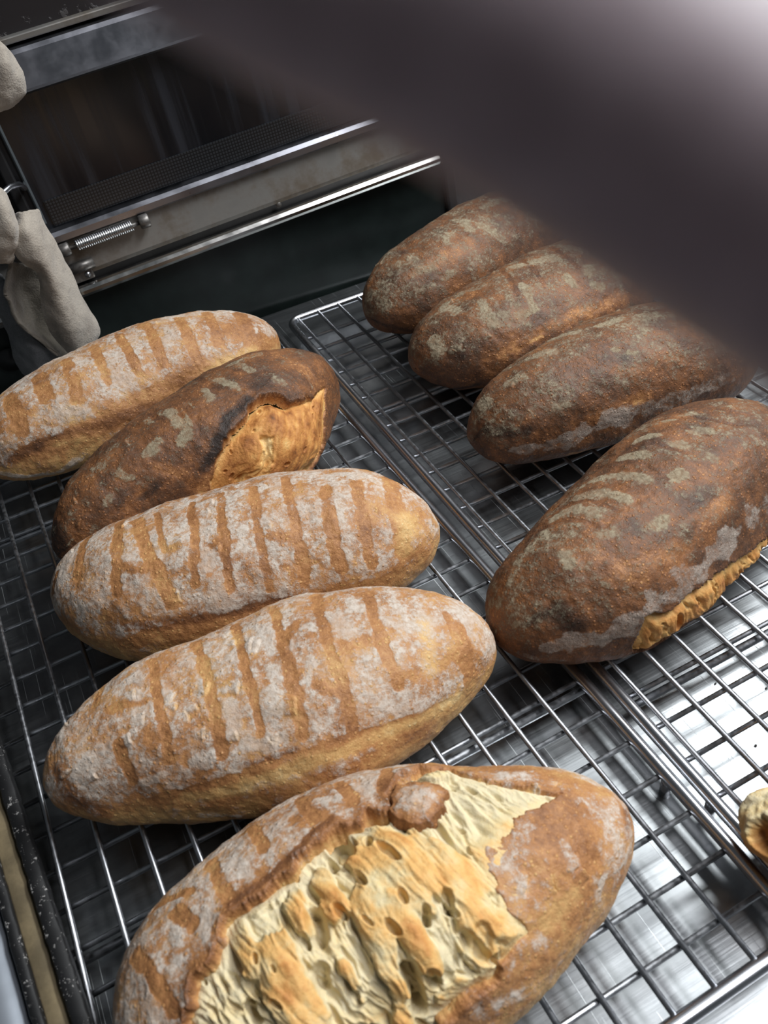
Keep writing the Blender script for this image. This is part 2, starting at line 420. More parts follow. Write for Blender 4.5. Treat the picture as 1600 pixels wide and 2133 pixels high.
# ---------------------------------------------------------------- measured shapes
LOAVES = {
 'L1': dict(q=[-0.1521, -0.0374, 0.128, 0.1328, 0.052, 0.0723, 2.7115, 2.5471, 0.3566, -0.0699, 0.0117, 0.0194, 0.0312, -0.0061, 0.077, -0.0679, 0.0237, 0.0055, 0.0654, -0.0795, -0.0757, 0.0172, -0.0144, 0.0199, 0.0296, 0.0004, -0.0392],
  strokes=[
   ('F', 4.8, -1.2, [(-0.292, 84.6), (-0.36, 130.7)]),
   ('F', 3.8, -1.2, [(-0.115, 81.0), (-0.162, 125.3)]),
   ('F', 3.8, -1.2, [(0.054, 78.3), (0.018, 131.6)]),
   ('F', 4.2, -1.2, [(0.233, 80.1), (0.174, 132.5)]),
   ('F', 4.3, -1.2, [(0.427, 82.8), (0.36, 139.7)]),
   ('F', 4.4, -1.2, [(0.621, 75.6), (0.533, 131.6)]),
   ('F', 5.9, -1.2, [(-0.481, 86.4), (-0.502, 116.2)]),
   ('F', 6.0, -1.2, [(0.812, 83.7), (0.72, 143.3)]),
   ('F', 5.5, -1.2, [(-0.676, 85.5), (-0.703, 135.2)]),
   ('F', 4.4, 0.9, [(-0.919, 182.1), (-0.791, 194.8), (-0.64, 199.3), (-0.512, 184.8)]),
   ('T', 6.4, 0.22, [(-0.84, 161.4), (-0.563, 156.0), (-0.268, 162.3), (0.006, 165.0)]),
   ('T', 8.8, -0.18, [(0.405, 157.8), (0.694, 155.1)]),
   ('F', 5.6, 0.4, [(-0.127, 128.0), (-0.006, 129.8)]),
   ('F', 2.8, 0.9, [(0.798, 125.3), (0.791, 129.8)]),
   ('F', 8.0, -0.6, [(0.649, 118.9), (0.859, 155.1)]),
   ('F', 8.4, -1, [(-0.736, 163.2), (-0.405, 160.5), (-0.03, 156.9), (0.349, 154.1)]),
   ('T', 4.6, -0.2, [(-0.621, 159.6), (-0.438, 163.2)]),
   ('F', 5.7, 0.5, [(-0.621, 58.4), (-0.502, 58.4)]),
   ('F', 4.8, 0.4, [(-0.303, 59.3), (-0.21, 98.2)]),
  ]),
 'L2': dict(q=[-0.1261, -0.1626, 0.3226, 0.1275, 0.0544, 0.0844, 1.575, 2.2958, 0.3406, -0.0713, -0.0941, -0.1545, 0.1432, 0.0585, -0.1208, 0.0093, 0.1311, -0.0544, -0.1417, -0.0018, 0.1677, -0.0004, -0.0014, 0.0265, 0.0298, -0.0171, -0.0051],
  burst=[(-0.245, 170.4), (-0.186, 153.2), (-0.115, 142.4), (-0.018, 132.5), (0.078, 126.2), (0.174, 118.9), (0.28, 115.3), (0.36, 120.7), (0.394, 132.5), (0.481, 137.0), (0.583, 143.3), (0.72, 145.1), (0.744, 149.6), (0.631, 171.3), (0.502, 201.1), (0.394, 202.0), (0.364, 200.0), (-0.225, 200.0)],
  strokes=[
   ('F', 2.9, -1.2, [(-0.186, 67.5), (-0.268, 118.0)]),
   ('F', 3.0, -1.2, [(-0.018, 58.4), (-0.103, 116.2)]),
   ('F', 2.7, -1.2, [(0.174, 56.6), (0.115, 95.5)]),
   ('F', 4.2, 0.9, [(-0.066, 94.5), (-0.115, 109.9)]),
   ('F', 4.0, 0.85, [(0.078, 90.9), (0.054, 100.0)]),
   ('F', 4.2, 0.85, [(-0.15, 90.9), (-0.174, 108.1)]),
   ('F', 4.2, 0.9, [(-0.174, 117.1), (-0.222, 120.7)]),
   ('F', 4.0, 0.8, [(0.198, 88.2), (0.21, 100.0)]),
   ('F', 4.1, 0.7, [(-0.315, 110.8), (-0.394, 116.2)]),
   ('F', 3.8, 0.6, [(0.36, 85.5), (0.371, 92.7)]),
   ('F', 3.8, 0.5, [(-0.668, 128.0), (-0.685, 130.7)]),
   ('F', 4.2, 0.5, [(-0.257, 86.4), (-0.21, 86.4)]),
   ('F', 3.2, 0.6, [(-0.533, 124.3), (-0.553, 114.4)]),
   ('F', 6.4, 0.3, [(-0.64, 95.5), (-0.491, 90.0)]),
   ('F', 3.2, 0.5, [(-0.949, 138.8), (-0.924, 137.9)]),
   ('F', 3.9, 0.5, [(0.349, 75.6), (0.543, 79.2)]),
   ('F', 2.1, 0.5, [(0.659, 125.3), (0.621, 137.0)]),
   ('F', 2.7, 0.5, [(0.416, 112.6), (0.449, 118.9)]),
   ('D', 3.3, 0.7, [(0.21, 114.4), (0.054, 119.8), (-0.066, 132.5), (-0.198, 148.7)]),
   ('T', 4.8, -0.12, [(-0.394, 131.6), (-0.28, 150.5), (-0.268, 164.1)]),
   ('T', 6.2, -0.1, [(0.612, 103.6), (0.711, 133.4)]),
   ('D', 6.4, 0.5, [(-0.953, 72.0), (-0.978, 140.6)]),
   ('T', 3.6, -0.25, [(-0.28, 167.7), (-0.186, 149.6)]),
   ('D', 3.5, 0.5, [(-0.438, 141.5), (-0.533, 146.0)]),
  ]),
 'L3': dict(q=[-0.1386, -0.2816, -0.2808, 0.1251, 0.0559, 0.0754, 2.5305, 2.5825, 0.3757, -0.0376, 0.0294, 0.0044, -0.0033, -0.0002, -0.0208, 0.1177, -0.077, -0.0268, 0.0675, 0.0377, -0.0101, 0.003, -0.0128, 0.0025, 0.0197, -0.0012, -0.0067],
  strokes=[
   ('F', 2.9, -1.2, [(-0.744, 52.1), (-0.776, 90.0), (-0.783, 107.2)]),
   ('F', 3.2, -1.2, [(-0.563, 60.2), (-0.563, 101.8), (-0.583, 128.0)]),
   ('F', 4.0, -1.2, [(-0.481, 68.4), (-0.416, 101.8), (-0.371, 118.0), (-0.326, 143.3)]),
   ('F', 2.0, -1.2, [(-0.383, 67.5), (-0.326, 105.4)]),
   ('F', 2.4, -1.2, [(-0.198, 70.2), (-0.186, 104.5), (-0.21, 134.3)]),
   ('F', 2.7, -1.2, [(-0.054, 71.1), (-0.042, 100.9), (-0.054, 144.2)]),
   ('F', 2.7, -1.2, [(0.115, 73.8), (0.115, 118.0), (0.115, 151.4)]),
   ('F', 3.2, -1.2, [(0.28, 69.3), (0.292, 113.5), (0.28, 155.1)]),
   ('F', 3.7, -1.2, [(0.47, 87.3), (0.449, 121.6), (0.459, 150.5)]),
   ('F', 3.5, -1.2, [(0.621, 82.8), (0.602, 118.0), (0.612, 155.1)]),
   ('F', 4.8, -1.2, [(0.805, 52.1), (0.783, 111.7), (0.776, 156.9)]),
   ('F', 2.4, -1.2, [(-0.919, 87.3), (-0.945, 116.2)]),
   ('F', 3.1, -0.5, [(-0.138, 110.8), (-0.042, 112.6)]),
   ('F', 3.5, -0.6, [(0.162, 116.2), (0.245, 120.7)]),
   ('F', 3.5, -0.5, [(-0.553, 109.9), (-0.371, 114.4)]),
   ('T', 4.2, 0.2, [(-0.602, 155.1), (-0.371, 156.0), (-0.15, 157.8), (0.186, 160.5)]),
   ('T', 6.6, -0.2, [(0.826, 117.1), (0.791, 153.2)]),
   ('F', 7.3, -0.35, [(0.826, 117.1), (0.791, 158.7)]),
   ('F', 3.9, 0.5, [(0.481, 68.4), (0.668, 70.2)]),
   ('F', 3.1, 0.5, [(-0.138, 113.5), (-0.138, 127.1)]),
   ('F', 4.4, 0.4, [(-0.833, 75.6), (-0.877, 95.5)]),
   ('F', 3.5, 0.4, [(0.042, 108.1), (0.03, 121.6)]),
   ('F', 5.0, -0.8, [(-0.76, 176.7), (-0.502, 165.0), (-0.222, 161.4), (0.174, 167.7), (0.649, 174.0)]),
  ]),
 'L4': dict(q=[-0.1625, -0.3924, -0.1962, 0.1246, 0.0529, 0.0738, 1.9164, 2.3631, 0.3806, 0.059, -0.0998, 0.0245, 0.1663, -0.0044, -0.0292, -0.1033, 0.0668, -0.0708, -0.0582, 0.086, 0.0362, -0.0118, 0.0663, -0.0301, 0.0493, 0.0317, -0.0061],
  strokes=[
   ('F', 2.3, -1.2, [(-0.685, 48.5), (-0.703, 78.3)]),
   ('F', 3.1, -1.2, [(-0.612, 118.9), (-0.593, 147.8)]),
   ('F', 2.4, -1.2, [(-0.449, 61.1), (-0.427, 103.6), (-0.427, 125.3), (-0.427, 137.9)]),
   ('F', 3.0, -1.2, [(-0.257, 54.8), (-0.222, 91.8), (-0.222, 118.0), (-0.222, 136.1)]),
   ('F', 2.5, -1.2, [(-0.078, 53.9), (-0.066, 88.2), (-0.054, 109.0), (-0.066, 127.1)]),
   ('F', 3.0, -1.2, [(0.103, 60.2), (0.103, 92.7), (0.103, 113.5), (0.09, 134.3)]),
   ('F', 3.0, -1.2, [(0.292, 53.9), (0.28, 95.5), (0.292, 123.4), (0.28, 141.5)]),
   ('F', 3.0, -1.2, [(0.502, 63.8), (0.491, 103.6), (0.502, 132.5)]),
   ('F', 3.8, -1.2, [(0.819, 91.8), (0.826, 128.0), (0.826, 166.8)]),
   ('F', 2.5, -0.6, [(0.186, 76.5), (0.127, 83.7)]),
   ('F', 2.9, -0.7, [(0.186, 112.6), (0.257, 118.9)]),
   ('F', 3.7, -0.5, [(0.338, 99.1), (0.427, 100.0)]),
   ('F', 2.6, -0.6, [(-0.631, 90.9), (-0.491, 94.5)]),
   ('T', 4.7, -0.22, [(-0.394, 164.1), (-0.198, 159.6), (0.09, 150.5), (0.394, 155.1), (0.736, 167.7)]),
   ('F', 5.4, -1.2, [(-0.593, 172.2), (-0.349, 159.6), (-0.078, 149.6), (0.198, 147.8), (0.502, 159.6), (0.805, 175.8)]),
   ('D', 1.5, 0.5, [(-0.186, 141.5), (-0.078, 142.4), (0.054, 140.6)]),
   ('F', 2.8, 0.7, [(-0.349, 138.8), (-0.303, 140.6)]),
   ('F', 2.9, 0.8, [(-0.127, 130.7), (-0.054, 136.1), (0.018, 132.5)]),
   ('F', 2.1, 0.6, [(-0.563, 151.4), (-0.47, 146.0)]),
   ('F', 3.5, 0.5, [(0.042, 97.3), (0.018, 117.1)]),
   ('F', 3.5, 0.5, [(-0.15, 108.1), (-0.162, 124.3)]),
   ('F', 3.5, 0.4, [(0.338, 84.6), (0.394, 95.5)]),
   ('T', 5.0, -0.15, [(0.685, 96.4), (0.659, 133.4)]),
   ('F', 2.4, 0.8, [(-0.383, 180.3), (-0.245, 184.8)]),
   ('F', 3.6, 0.5, [(0.502, 148.7), (0.47, 148.7)]),
   ('F', 2.6, 0.5, [(0.162, 108.1), (0.198, 100.0)]),
   ('T', 5.4, 0.16, [(-0.877, 112.6), (-0.865, 149.6), (-0.768, 172.2)]),
  ]),
 'L5': dict(q=[-0.1617, -0.5208, -0.0501, 0.1206, 0.0584, 0.0761, 2.6886, 1.8806, 0.3748, -0.0087, -0.0414, 0.0544, 0.1352, -0.0838, -0.156, 0.0308, 0.0672, 0.0557, 0.0157, -0.0909, -0.1232, 0.0021, 0.001, -0.001, 0.0034, 0.0023, -0.0178],
  burst=[(-0.74, 205.0), (-0.72, 113.5), (-0.649, 99.1), (-0.573, 94.5), (-0.512, 87.3), (-0.481, 83.7), (-0.394, 82.8), (-0.315, 81.9), (-0.245, 81.9), (-0.222, 77.4), (-0.15, 75.6), (-0.09, 72.0), (-0.03, 72.9), (0.03, 74.7), (0.066, 69.3), (0.127, 72.9), (0.186, 62.9), (0.222, 55.7), (0.326, 48.5), (0.438, 47.6), (0.502, 61.1), (0.573, 67.5), (0.64, 73.8), (0.72, 79.2), (0.791, 81.9), (0.593, 87.3), (0.512, 91.8), (0.383, 100.0), (0.36, 106.3), (0.371, 117.1), (0.371, 128.0), (0.383, 137.9), (0.338, 139.7), (0.268, 142.4), (0.233, 146.9), (0.162, 146.9), (0.078, 148.7), (0.03, 152.3), (0.0, 190.0), (-0.03, 205.0)],
  flap=[(0.174, 66.6), (0.21, 61.1), (0.28, 62.0), (0.349, 66.6), (0.371, 72.0), (0.326, 80.1), (0.245, 85.5), (0.174, 82.8), (0.138, 78.3), (0.138, 73.8)],
  plates=[(8.8, [(0.018, 77.4), (0.103, 92.7), (0.138, 101.8)]), (5.8, [(-0.162, 87.3), (-0.162, 98.2)]), (4.9, [(-0.268, 89.1), (-0.268, 99.1)]), (8.2, [(-0.371, 105.4), (-0.383, 116.2), (-0.371, 128.0)]), (6.6, [(-0.054, 101.8), (-0.078, 114.4), (-0.078, 130.7), (-0.09, 142.4)]), (4.5, [(0.018, 105.4), (0.03, 117.1), (0.054, 128.9)]), (9.8, [(0.245, 103.6), (0.233, 118.0), (0.21, 138.8)]), (5.8, [(-0.186, 118.9), (-0.174, 130.7)]), (5.2, [(-0.491, 90.9), (-0.47, 104.5)]), (7.0, [(0.078, 144.2), (0.198, 142.4)]), (3.9, [(-0.394, 84.6), (-0.268, 82.8)]), (5.6, [(0.28, 57.5), (0.405, 54.8)]), (5.7, [(0.36, 124.3), (0.303, 139.7)])],
  holes=[(5.2, 0.01, [(-0.066, 76.5), (-0.054, 80.1)]), (3.7, 0.007, [(-0.233, 98.2), (-0.233, 105.4)]), (1.7, 0.006, [(0.103, 110.8), (0.09, 114.4)]), (3.1, 0.01, [(-0.018, 126.2), (-0.018, 136.1), (-0.03, 145.1)]), (2.9, 0.006, [(0.042, 131.6), (0.042, 135.2)]), (3.3, 0.005, [(-0.268, 115.3), (-0.28, 119.8)]), (3.5, 0.0022, [(0.245, 125.3), (0.222, 133.4)]), (2.1, 0.005, [(0.186, 109.0), (0.174, 113.5)]), (1.8, 0.005, [(0.03, 81.9), (0.03, 82.8)]), (1.5, 0.004, [(-0.28, 103.6), (-0.28, 106.3)]), (2.5, 0.006, [(-0.512, 118.0), (-0.502, 124.3)]), (3.3, 0.008, [(0.066, 72.9), (0.103, 74.7)])],
  strokes=[
   ('F', 2.8, -1.3, [(-0.826, 62.9), (-0.768, 90.9), (-0.728, 107.2)]),
   ('F', 2.8, -1.3, [(-0.502, 44.0), (-0.481, 70.2), (-0.47, 80.1)]),
   ('F', 2.5, -1.3, [(-0.326, 42.2), (-0.303, 64.7)]),
   ('F', 2.8, -1.3, [(-0.127, 36.8), (-0.115, 64.7)]),
   ('F', 2.8, -1.3, [(0.03, 44.0), (0.042, 64.7)]),
   ('F', 2.8, -1.3, [(0.222, 39.5), (0.162, 62.0)]),
   ('F', 2.9, -1.3, [(-0.659, 62.9), (-0.612, 78.3)]),
   ('F', 2.4, -1.3, [(-0.728, 40.4), (-0.593, 58.4)]),
   ('F', 3.0, 0.5, [(-0.405, 62.9), (-0.383, 73.8)]),
   ('F', 2.5, 0.5, [(-0.573, 79.2), (-0.563, 87.3)]),
   ('F', 3.0, 0.5, [(-0.078, 53.0), (-0.006, 56.6)]),
   ('F', 2.6, 0.5, [(0.127, 47.6), (0.115, 59.3)]),
   ('F', 3.0, 0.4, [(-0.728, 56.6), (-0.791, 59.3)]),
   ('F', 3.2, 0.4, [(-0.222, 54.8), (-0.174, 51.2)]),
   ('F', 14.9, -0.55, [(0.711, 95.5), (0.612, 135.2), (0.405, 154.1)]),
   ('F', 3.4, 0.5, [(0.649, 110.8), (0.631, 124.3)]),
   ('F', 3.3, 0.42, [(0.405, 143.3), (0.522, 172.2), (0.326, 159.6)]),
   ('F', 3.0, 0.4, [(0.752, 147.8), (0.694, 158.7)]),
   ('F', 2.7, 0.5, [(0.904, 153.2), (0.853, 156.0)]),
   ('F', 3.8, 0.4, [(0.21, 156.9), (0.427, 174.0)]),
   ('T', 5.9, -0.12, [(0.602, 139.7), (0.502, 137.0)]),
   ('T', 3.2, 0.15, [(0.972, 104.5), (0.928, 139.7)]),
   ('F', 6.6, -0.5, [(0.383, 40.4), (0.694, 53.0), (0.914, 74.7)]),
   ('T', 1.6, 0.15, [(-0.054, 68.4), (-0.21, 74.7), (-0.326, 79.2), (-0.47, 81.0)]),
   ('F', 1.4, -0.8, [(-0.054, 68.4), (-0.21, 74.7), (-0.326, 79.2), (-0.47, 81.0)]),
  ]),
 'R1': dict(q=[0.1808, -0.0236, 0.2653, 0.1264, 0.0491, 0.0765, 2.627, 2.3941, 0.3869, -0.03, -0.0073, -0.0158, 0.0223, 0.0295, -0.0099, 0.0248, -0.0034, -0.1028, 0.0734, -0.01, 0.0459, -0.003, -0.0167, -0.0041, 0.0203, 0.0002, -0.0014],
  strokes=[
   ('F', 5.1, 0.5, [(-0.103, 91.8), (-0.138, 109.0)]),
   ('F', 4.8, 0.5, [(0.162, 92.7), (0.292, 96.4)]),
   ('F', 3.3, 0.6, [(-0.703, 92.7), (-0.711, 94.5)]),
   ('F', 5.4, 0.4, [(-0.676, 121.6), (-0.583, 126.2)]),
   ('F', 4.7, 0.45, [(-0.042, 110.8), (0.042, 139.7)]),
   ('F', 4.6, 0.4, [(-0.371, 109.0), (-0.28, 100.9)]),
   ('F', 3.7, 0.4, [(-0.481, 142.4), (-0.533, 145.1)]),
   ('T', 7.3, -0.1, [(-0.744, 119.8), (-0.491, 124.3), (-0.233, 123.4)]),
   ('D', 5.5, 0.4, [(-0.993, 186.7), (-0.84, 207.4)]),
   ('T', 6.3, 0.1, [(-0.949, 53.9), (-0.999, 113.5)]),
  ]),
 'R2': dict(q=[0.1799, -0.1366, 0.0863, 0.1236, 0.0569, 0.0718, 2.6052, 2.6468, 0.3676, 0.0205, -0.0229, -0.026, 0.0352, 0.0033, -0.0331, 0.0314, -0.0113, -0.0444, -0.0181, -0.0187, 0.0165, 0.0074, -0.0231, -0.0165, -0.0018, 0.0055, 0.0019],
  strokes=[
   ('F', 4.4, 0.7, [(-0.115, 75.6), (-0.03, 81.9)]),
   ('F', 4.4, 0.8, [(0.006, 81.9), (0.138, 86.4)]),
   ('F', 3.8, 0.7, [(-0.222, 101.8), (-0.268, 124.3)]),
   ('F', 3.9, 0.8, [(0.066, 112.6), (0.078, 119.8)]),
   ('F', 3.0, 0.8, [(-0.394, 128.0), (-0.257, 128.9)]),
   ('F', 5.8, 0.6, [(-0.685, 69.3), (-0.668, 90.0)]),
   ('F', 4.9, 0.8, [(-0.894, 100.0), (-0.894, 128.9)]),
   ('F', 4.1, 0.5, [(-0.522, 95.5), (-0.563, 127.1)]),
   ('F', 4.0, 0.7, [(0.315, 85.5), (0.338, 91.8)]),
   ('F', 5.1, 0.4, [(-0.512, 67.5), (-0.416, 79.2)]),
   ('F', 3.9, 0.6, [(0.21, 130.7), (0.245, 135.2)]),
   ('F', 3.9, 0.6, [(0.268, 113.5), (0.222, 117.1)]),
   ('F', 1.8, -1.2, [(-0.115, 53.0), (-0.315, 108.1)]),
   ('F', 1.8, -1.2, [(0.006, 70.2), (-0.115, 111.7)]),
   ('F', 1.8, -1.2, [(0.245, 72.0), (0.186, 107.2)]),
   ('T', 6.7, -0.2, [(-0.583, 160.5), (-0.338, 153.2), (-0.03, 150.5), (0.383, 154.1)]),
   ('T', 1.9, -0.3, [(-0.383, 157.8), (-0.303, 156.9)]),
   ('D', 4.2, 0.6, [(-0.953, 230.0), (-0.76, 198.4)]),
  ]),
 'R3': dict(q=[0.1665, -0.2587, -0.0556, 0.1242, 0.0509, 0.076, 2.193, 2.7651, 0.3422, 0.0424, -0.0853, -0.0291, 0.0127, 0.0629, 0.0081, -0.0534, -0.0083, 0.0646, 0.0872, -0.0306, 0.0027, -0.0024, -0.0074, 0.0106, 0.0189, -0.0046, 0.0017],
  strokes=[
   ('F', 3.5, 0.7, [(-0.326, 62.9), (-0.21, 76.5)]),
   ('F', 3.8, 0.75, [(-0.066, 81.0), (0.054, 83.7)]),
   ('F', 4.1, 0.6, [(-0.491, 78.3), (-0.416, 84.6)]),
   ('F', 3.7, 1.2, [(-0.877, 66.6), (-0.871, 86.4)]),
   ('F', 4.0, 0.5, [(-0.72, 85.5), (-0.649, 91.8)]),
   ('F', 2.3, 0.7, [(-0.127, 110.8), (-0.115, 110.8)]),
   ('F', 2.3, 0.6, [(-0.066, 116.2), (-0.042, 119.8)]),
   ('F', 3.3, 0.5, [(-0.573, 137.9), (-0.512, 139.7)]),
   ('F', 4.5, 0.5, [(0.338, 95.5), (0.15, 89.1)]),
   ('F', 3.0, 0.4, [(-0.72, 129.8), (-0.711, 137.0)]),
   ('G', 3.7, 0.85, [(-0.865, 174.0), (-0.711, 173.1), (-0.491, 171.3), (-0.233, 170.4)]),
   ('G', 4.4, 0.62, [(-0.198, 167.7), (0.115, 169.5), (0.438, 166.8)]),
   ('D', 5.8, 0.55, [(-0.96, 113.5), (-0.871, 146.0), (-0.752, 150.5)]),
   ('T', 5.0, -0.16, [(-0.405, 161.4), (-0.186, 157.8), (-0.042, 158.7)]),
   ('T', 2.0, -0.25, [(-0.115, 161.4), (-0.066, 161.4)]),
   ('T', 6.7, -0.08, [(-0.138, 132.5), (0.174, 130.7)]),
   ('T', 3.8, -0.35, [(-0.512, 196.6), (-0.233, 208.3)]),
  ]),
 'R4': dict(q=[0.0923, -0.3924, 0.1635, 0.1303, 0.0538, 0.0798, 2.3791, 2.6356, 0.3303, -0.0546, 0.0133, 0.0045, 0.0562, 0.0035, -0.0706, -0.0093, -0.1628, -0.0842, 0.0725, 0.0602, 0.0275, 0.0038, -0.0065, -0.0152, 0.0311, 0.0429, -0.0096],
  burst=[(-0.603, 200.0), (-0.5930000000000001, 180.0), (-0.543, 157.8), (-0.405, 161.4), (-0.28, 161.4), (-0.078, 165.9), (0.103, 172.2), (0.268, 174.9), (0.368, 175.0), (0.388, 205.0)],
  strokes=[
   ('F', 1.4, -1.4, [(-0.621, 56.6), (-0.522, 72.0), (-0.481, 90.0)]),
   ('F', 1.4, -1.4, [(-0.459, 55.7), (-0.383, 72.9), (-0.349, 91.8)]),
   ('F', 1.4, -1.4, [(-0.338, 61.1), (-0.233, 78.3), (-0.21, 91.8)]),
   ('F', 1.4, -1.4, [(-0.15, 50.3), (-0.066, 77.4), (-0.066, 96.4)]),
   ('F', 1.4, -1.4, [(-0.018, 57.5), (0.066, 77.4), (0.115, 94.5)]),
   ('F', 1.5, -1.4, [(0.115, 62.9), (0.233, 74.7), (0.28, 92.7)]),
   ('F', 1.3, -1.4, [(0.268, 61.1), (0.36, 79.2), (0.438, 98.2)]),
   ('F', 1.3, -1.4, [(0.427, 63.8), (0.502, 81.9), (0.563, 96.4)]),
   ('F', 3.5, 0.75, [(-0.543, 60.2), (-0.459, 68.4), (-0.427, 84.6)]),
   ('F', 3.3, 0.85, [(-0.383, 62.0), (-0.315, 75.6), (-0.28, 89.1)]),
   ('F', 3.4, 0.9, [(-0.233, 61.1), (-0.174, 74.7), (-0.127, 89.1)]),
   ('F', 3.1, 0.9, [(-0.078, 64.7), (-0.006, 77.4)]),
   ('F', 3.1, 0.85, [(0.115, 86.4), (0.15, 89.1)]),
   ('F', 2.9, 0.8, [(0.066, 65.7), (0.138, 73.8)]),
   ('F', 2.9, 0.8, [(0.257, 86.4), (0.315, 92.7)]),
   ('F', 3.0, 0.7, [(0.268, 67.5), (0.383, 73.8)]),
   ('F', 3.3, 1.1, [(-0.042, 99.1), (0.006, 100.9)]),
   ('F', 4.0, 0.6, [(-0.303, 112.6), (-0.222, 114.4)]),
   ('F', 3.9, 0.6, [(-0.659, 91.8), (-0.676, 100.0)]),
   ('F', 5.4, 0.4, [(-0.72, 63.8), (-0.64, 66.6)]),
   ('F', 4.0, 0.45, [(-0.791, 65.7), (-0.871, 69.3)]),
   ('F', 3.4, 0.4, [(-0.502, 96.4), (-0.449, 100.0)]),
   ('F', 1.8, 0.6, [(-0.631, 124.3), (-0.621, 126.2)]),
   ('F', 1.6, 0.6, [(-0.953, 109.9), (-0.953, 118.0)]),
   ('F', 3.6, 0.5, [(0.174, 106.3), (0.186, 109.0)]),
   ('G', 4.9, 0.9, [(-0.883, 165.0), (-0.76, 163.2), (-0.621, 161.4), (-0.533, 155.1)]),
   ('G', 4.3, 0.75, [(-0.459, 152.3), (-0.326, 153.2), (-0.162, 154.1), (0.054, 153.2)]),
   ('G', 4.7, 0.7, [(0.054, 153.2), (0.198, 152.3), (0.315, 155.1)]),
   ('G', 2.7, 0.5, [(-0.975, 180.3), (-0.84, 188.5)]),
   ('D', 5.8, 0.6, [(-0.888, 123.4), (-0.819, 124.3), (-0.791, 147.8)]),
   ('D', 5.4, 0.45, [(-0.09, 115.3), (0.042, 120.7)]),
   ('T', 6.6, -0.14, [(-0.573, 122.5), (-0.371, 134.3), (-0.138, 131.6), (0.042, 131.6)]),
   ('T', 8.4, -0.08, [(0.138, 118.9), (0.36, 118.9)]),
   ('D', 4.0, 0.4, [(-0.198, 129.8), (-0.127, 129.8)]),
   ('T', 2.7, -0.15, [(-0.987, 227.3), (-0.871, 211.0)]),
  ]),
}
MITT_SHEETS = {
 'right': [[(-0.203, -0.03, 0.193), (-0.194, -0.048, 0.199), (-0.184, -0.036, 0.193)], [(-0.212, -0.05, 0.186), (-0.197, -0.06, 0.189), (-0.184, -0.036, 0.177)], [(-0.214, -0.055, 0.168), (-0.197, -0.062, 0.171), (-0.183, -0.038, 0.159)], [(-0.206, -0.05, 0.149), (-0.196, -0.062, 0.152), (-0.182, -0.036, 0.137)], [(-0.213, -0.046, 0.127), (-0.199, -0.06, 0.13), (-0.183, -0.034, 0.111)], [(-0.219, -0.044, 0.104), (-0.201, -0.056, 0.105), (-0.18, -0.03, 0.082)], [(-0.218, -0.042, 0.083), (-0.204, -0.05, 0.082), (-0.182, -0.03, 0.069)], [(-0.213, -0.04, 0.065), (-0.205, -0.044, 0.067), (-0.193, -0.032, 0.062)]],
 'inner': [[(-0.222, -0.046, 0.165), (-0.214, -0.03, 0.153), (-0.202, -0.02, 0.139)], [(-0.237, -0.046, 0.144), (-0.225, -0.026, 0.132), (-0.21, -0.02, 0.118)], [(-0.239, -0.046, 0.133), (-0.229, -0.026, 0.115), (-0.217, -0.02, 0.097)], [(-0.24, -0.044, 0.111), (-0.231, -0.028, 0.094), (-0.219, -0.02, 0.077)], [(-0.231, -0.042, 0.088), (-0.224, -0.03, 0.074), (-0.215, -0.02, 0.055)], [(-0.224, -0.04, 0.068), (-0.222, -0.03, 0.06), (-0.215, -0.022, 0.051)]],
 'fold': [[(-0.213, -0.05, 0.233), (-0.203, -0.056, 0.226), (-0.201, -0.05, 0.218)], [(-0.221, -0.056, 0.216), (-0.206, -0.066, 0.214), (-0.202, -0.054, 0.202)], [(-0.228, -0.06, 0.204), (-0.209, -0.07, 0.201), (-0.206, -0.056, 0.184)], [(-0.239, -0.056, 0.182), (-0.22, -0.066, 0.185), (-0.213, -0.056, 0.176)], [(-0.245, -0.05, 0.169), (-0.228, -0.056, 0.171), (-0.221, -0.05, 0.166)]],
 'back': [[(-0.244, -0.03, 0.16), (-0.235, -0.03, 0.152), (-0.232, -0.03, 0.139)], [(-0.252, -0.018, 0.115), (-0.243, -0.03, 0.122), (-0.238, -0.034, 0.112)], [(-0.256, -0.012, 0.089), (-0.244, -0.03, 0.098), (-0.234, -0.034, 0.088)], [(-0.262, -0.01, 0.064), (-0.243, -0.03, 0.072), (-0.225, -0.034, 0.069)], [(-0.262, -0.008, 0.049), (-0.246, -0.026, 0.055), (-0.223, -0.034, 0.062)], [(-0.259, -0.008, 0.043), (-0.245, -0.022, 0.047), (-0.223, -0.03, 0.056)]],
}
UPPER_MITT = [[(-0.166, -0.045, 0.323), (-0.157, -0.052, 0.316), (-0.153, -0.04, 0.303)], [(-0.175, -0.05, 0.307), (-0.159, -0.06, 0.306), (-0.152, -0.042, 0.292)], [(-0.181, -0.05, 0.295), (-0.164, -0.062, 0.295), (-0.154, -0.042, 0.279)], [(-0.187, -0.05, 0.284), (-0.173, -0.056, 0.283), (-0.161, -0.042, 0.275)], [(-0.191, -0.045, 0.273), (-0.179, -0.05, 0.273), (-0.172, -0.042, 0.272)]]


# ---------------------------------------------------------------- the table and the floor
fl = link('floor', box_mesh(-3, 3, -3.5, 2.0, -.93, -.90), plain('brown_quarry_tile', (.10, .075, .06), .5, 0, 8, .3))
fl['kind'] = 'structure'
tb = tag(empty('work_table', (0.1, -0.42, -.9)), 'brushed stainless steel work table under the wire racks', 'table')
def in_table(me):
    me.transform(Matrix.Translation((-0.1, 0.42, .9)))
    return me
link('table_top', in_table(box_mesh(-.95, 1.05, -.98, .094, -.035, 0, .003)), M_TABLE, tb)
for x in (-.88, .98):
    for y in (-.92, .03):
        link('leg', in_table(tube([(x, y, -.9), (x, y, -.034)], .02, 16)), M_FRAME, tb)

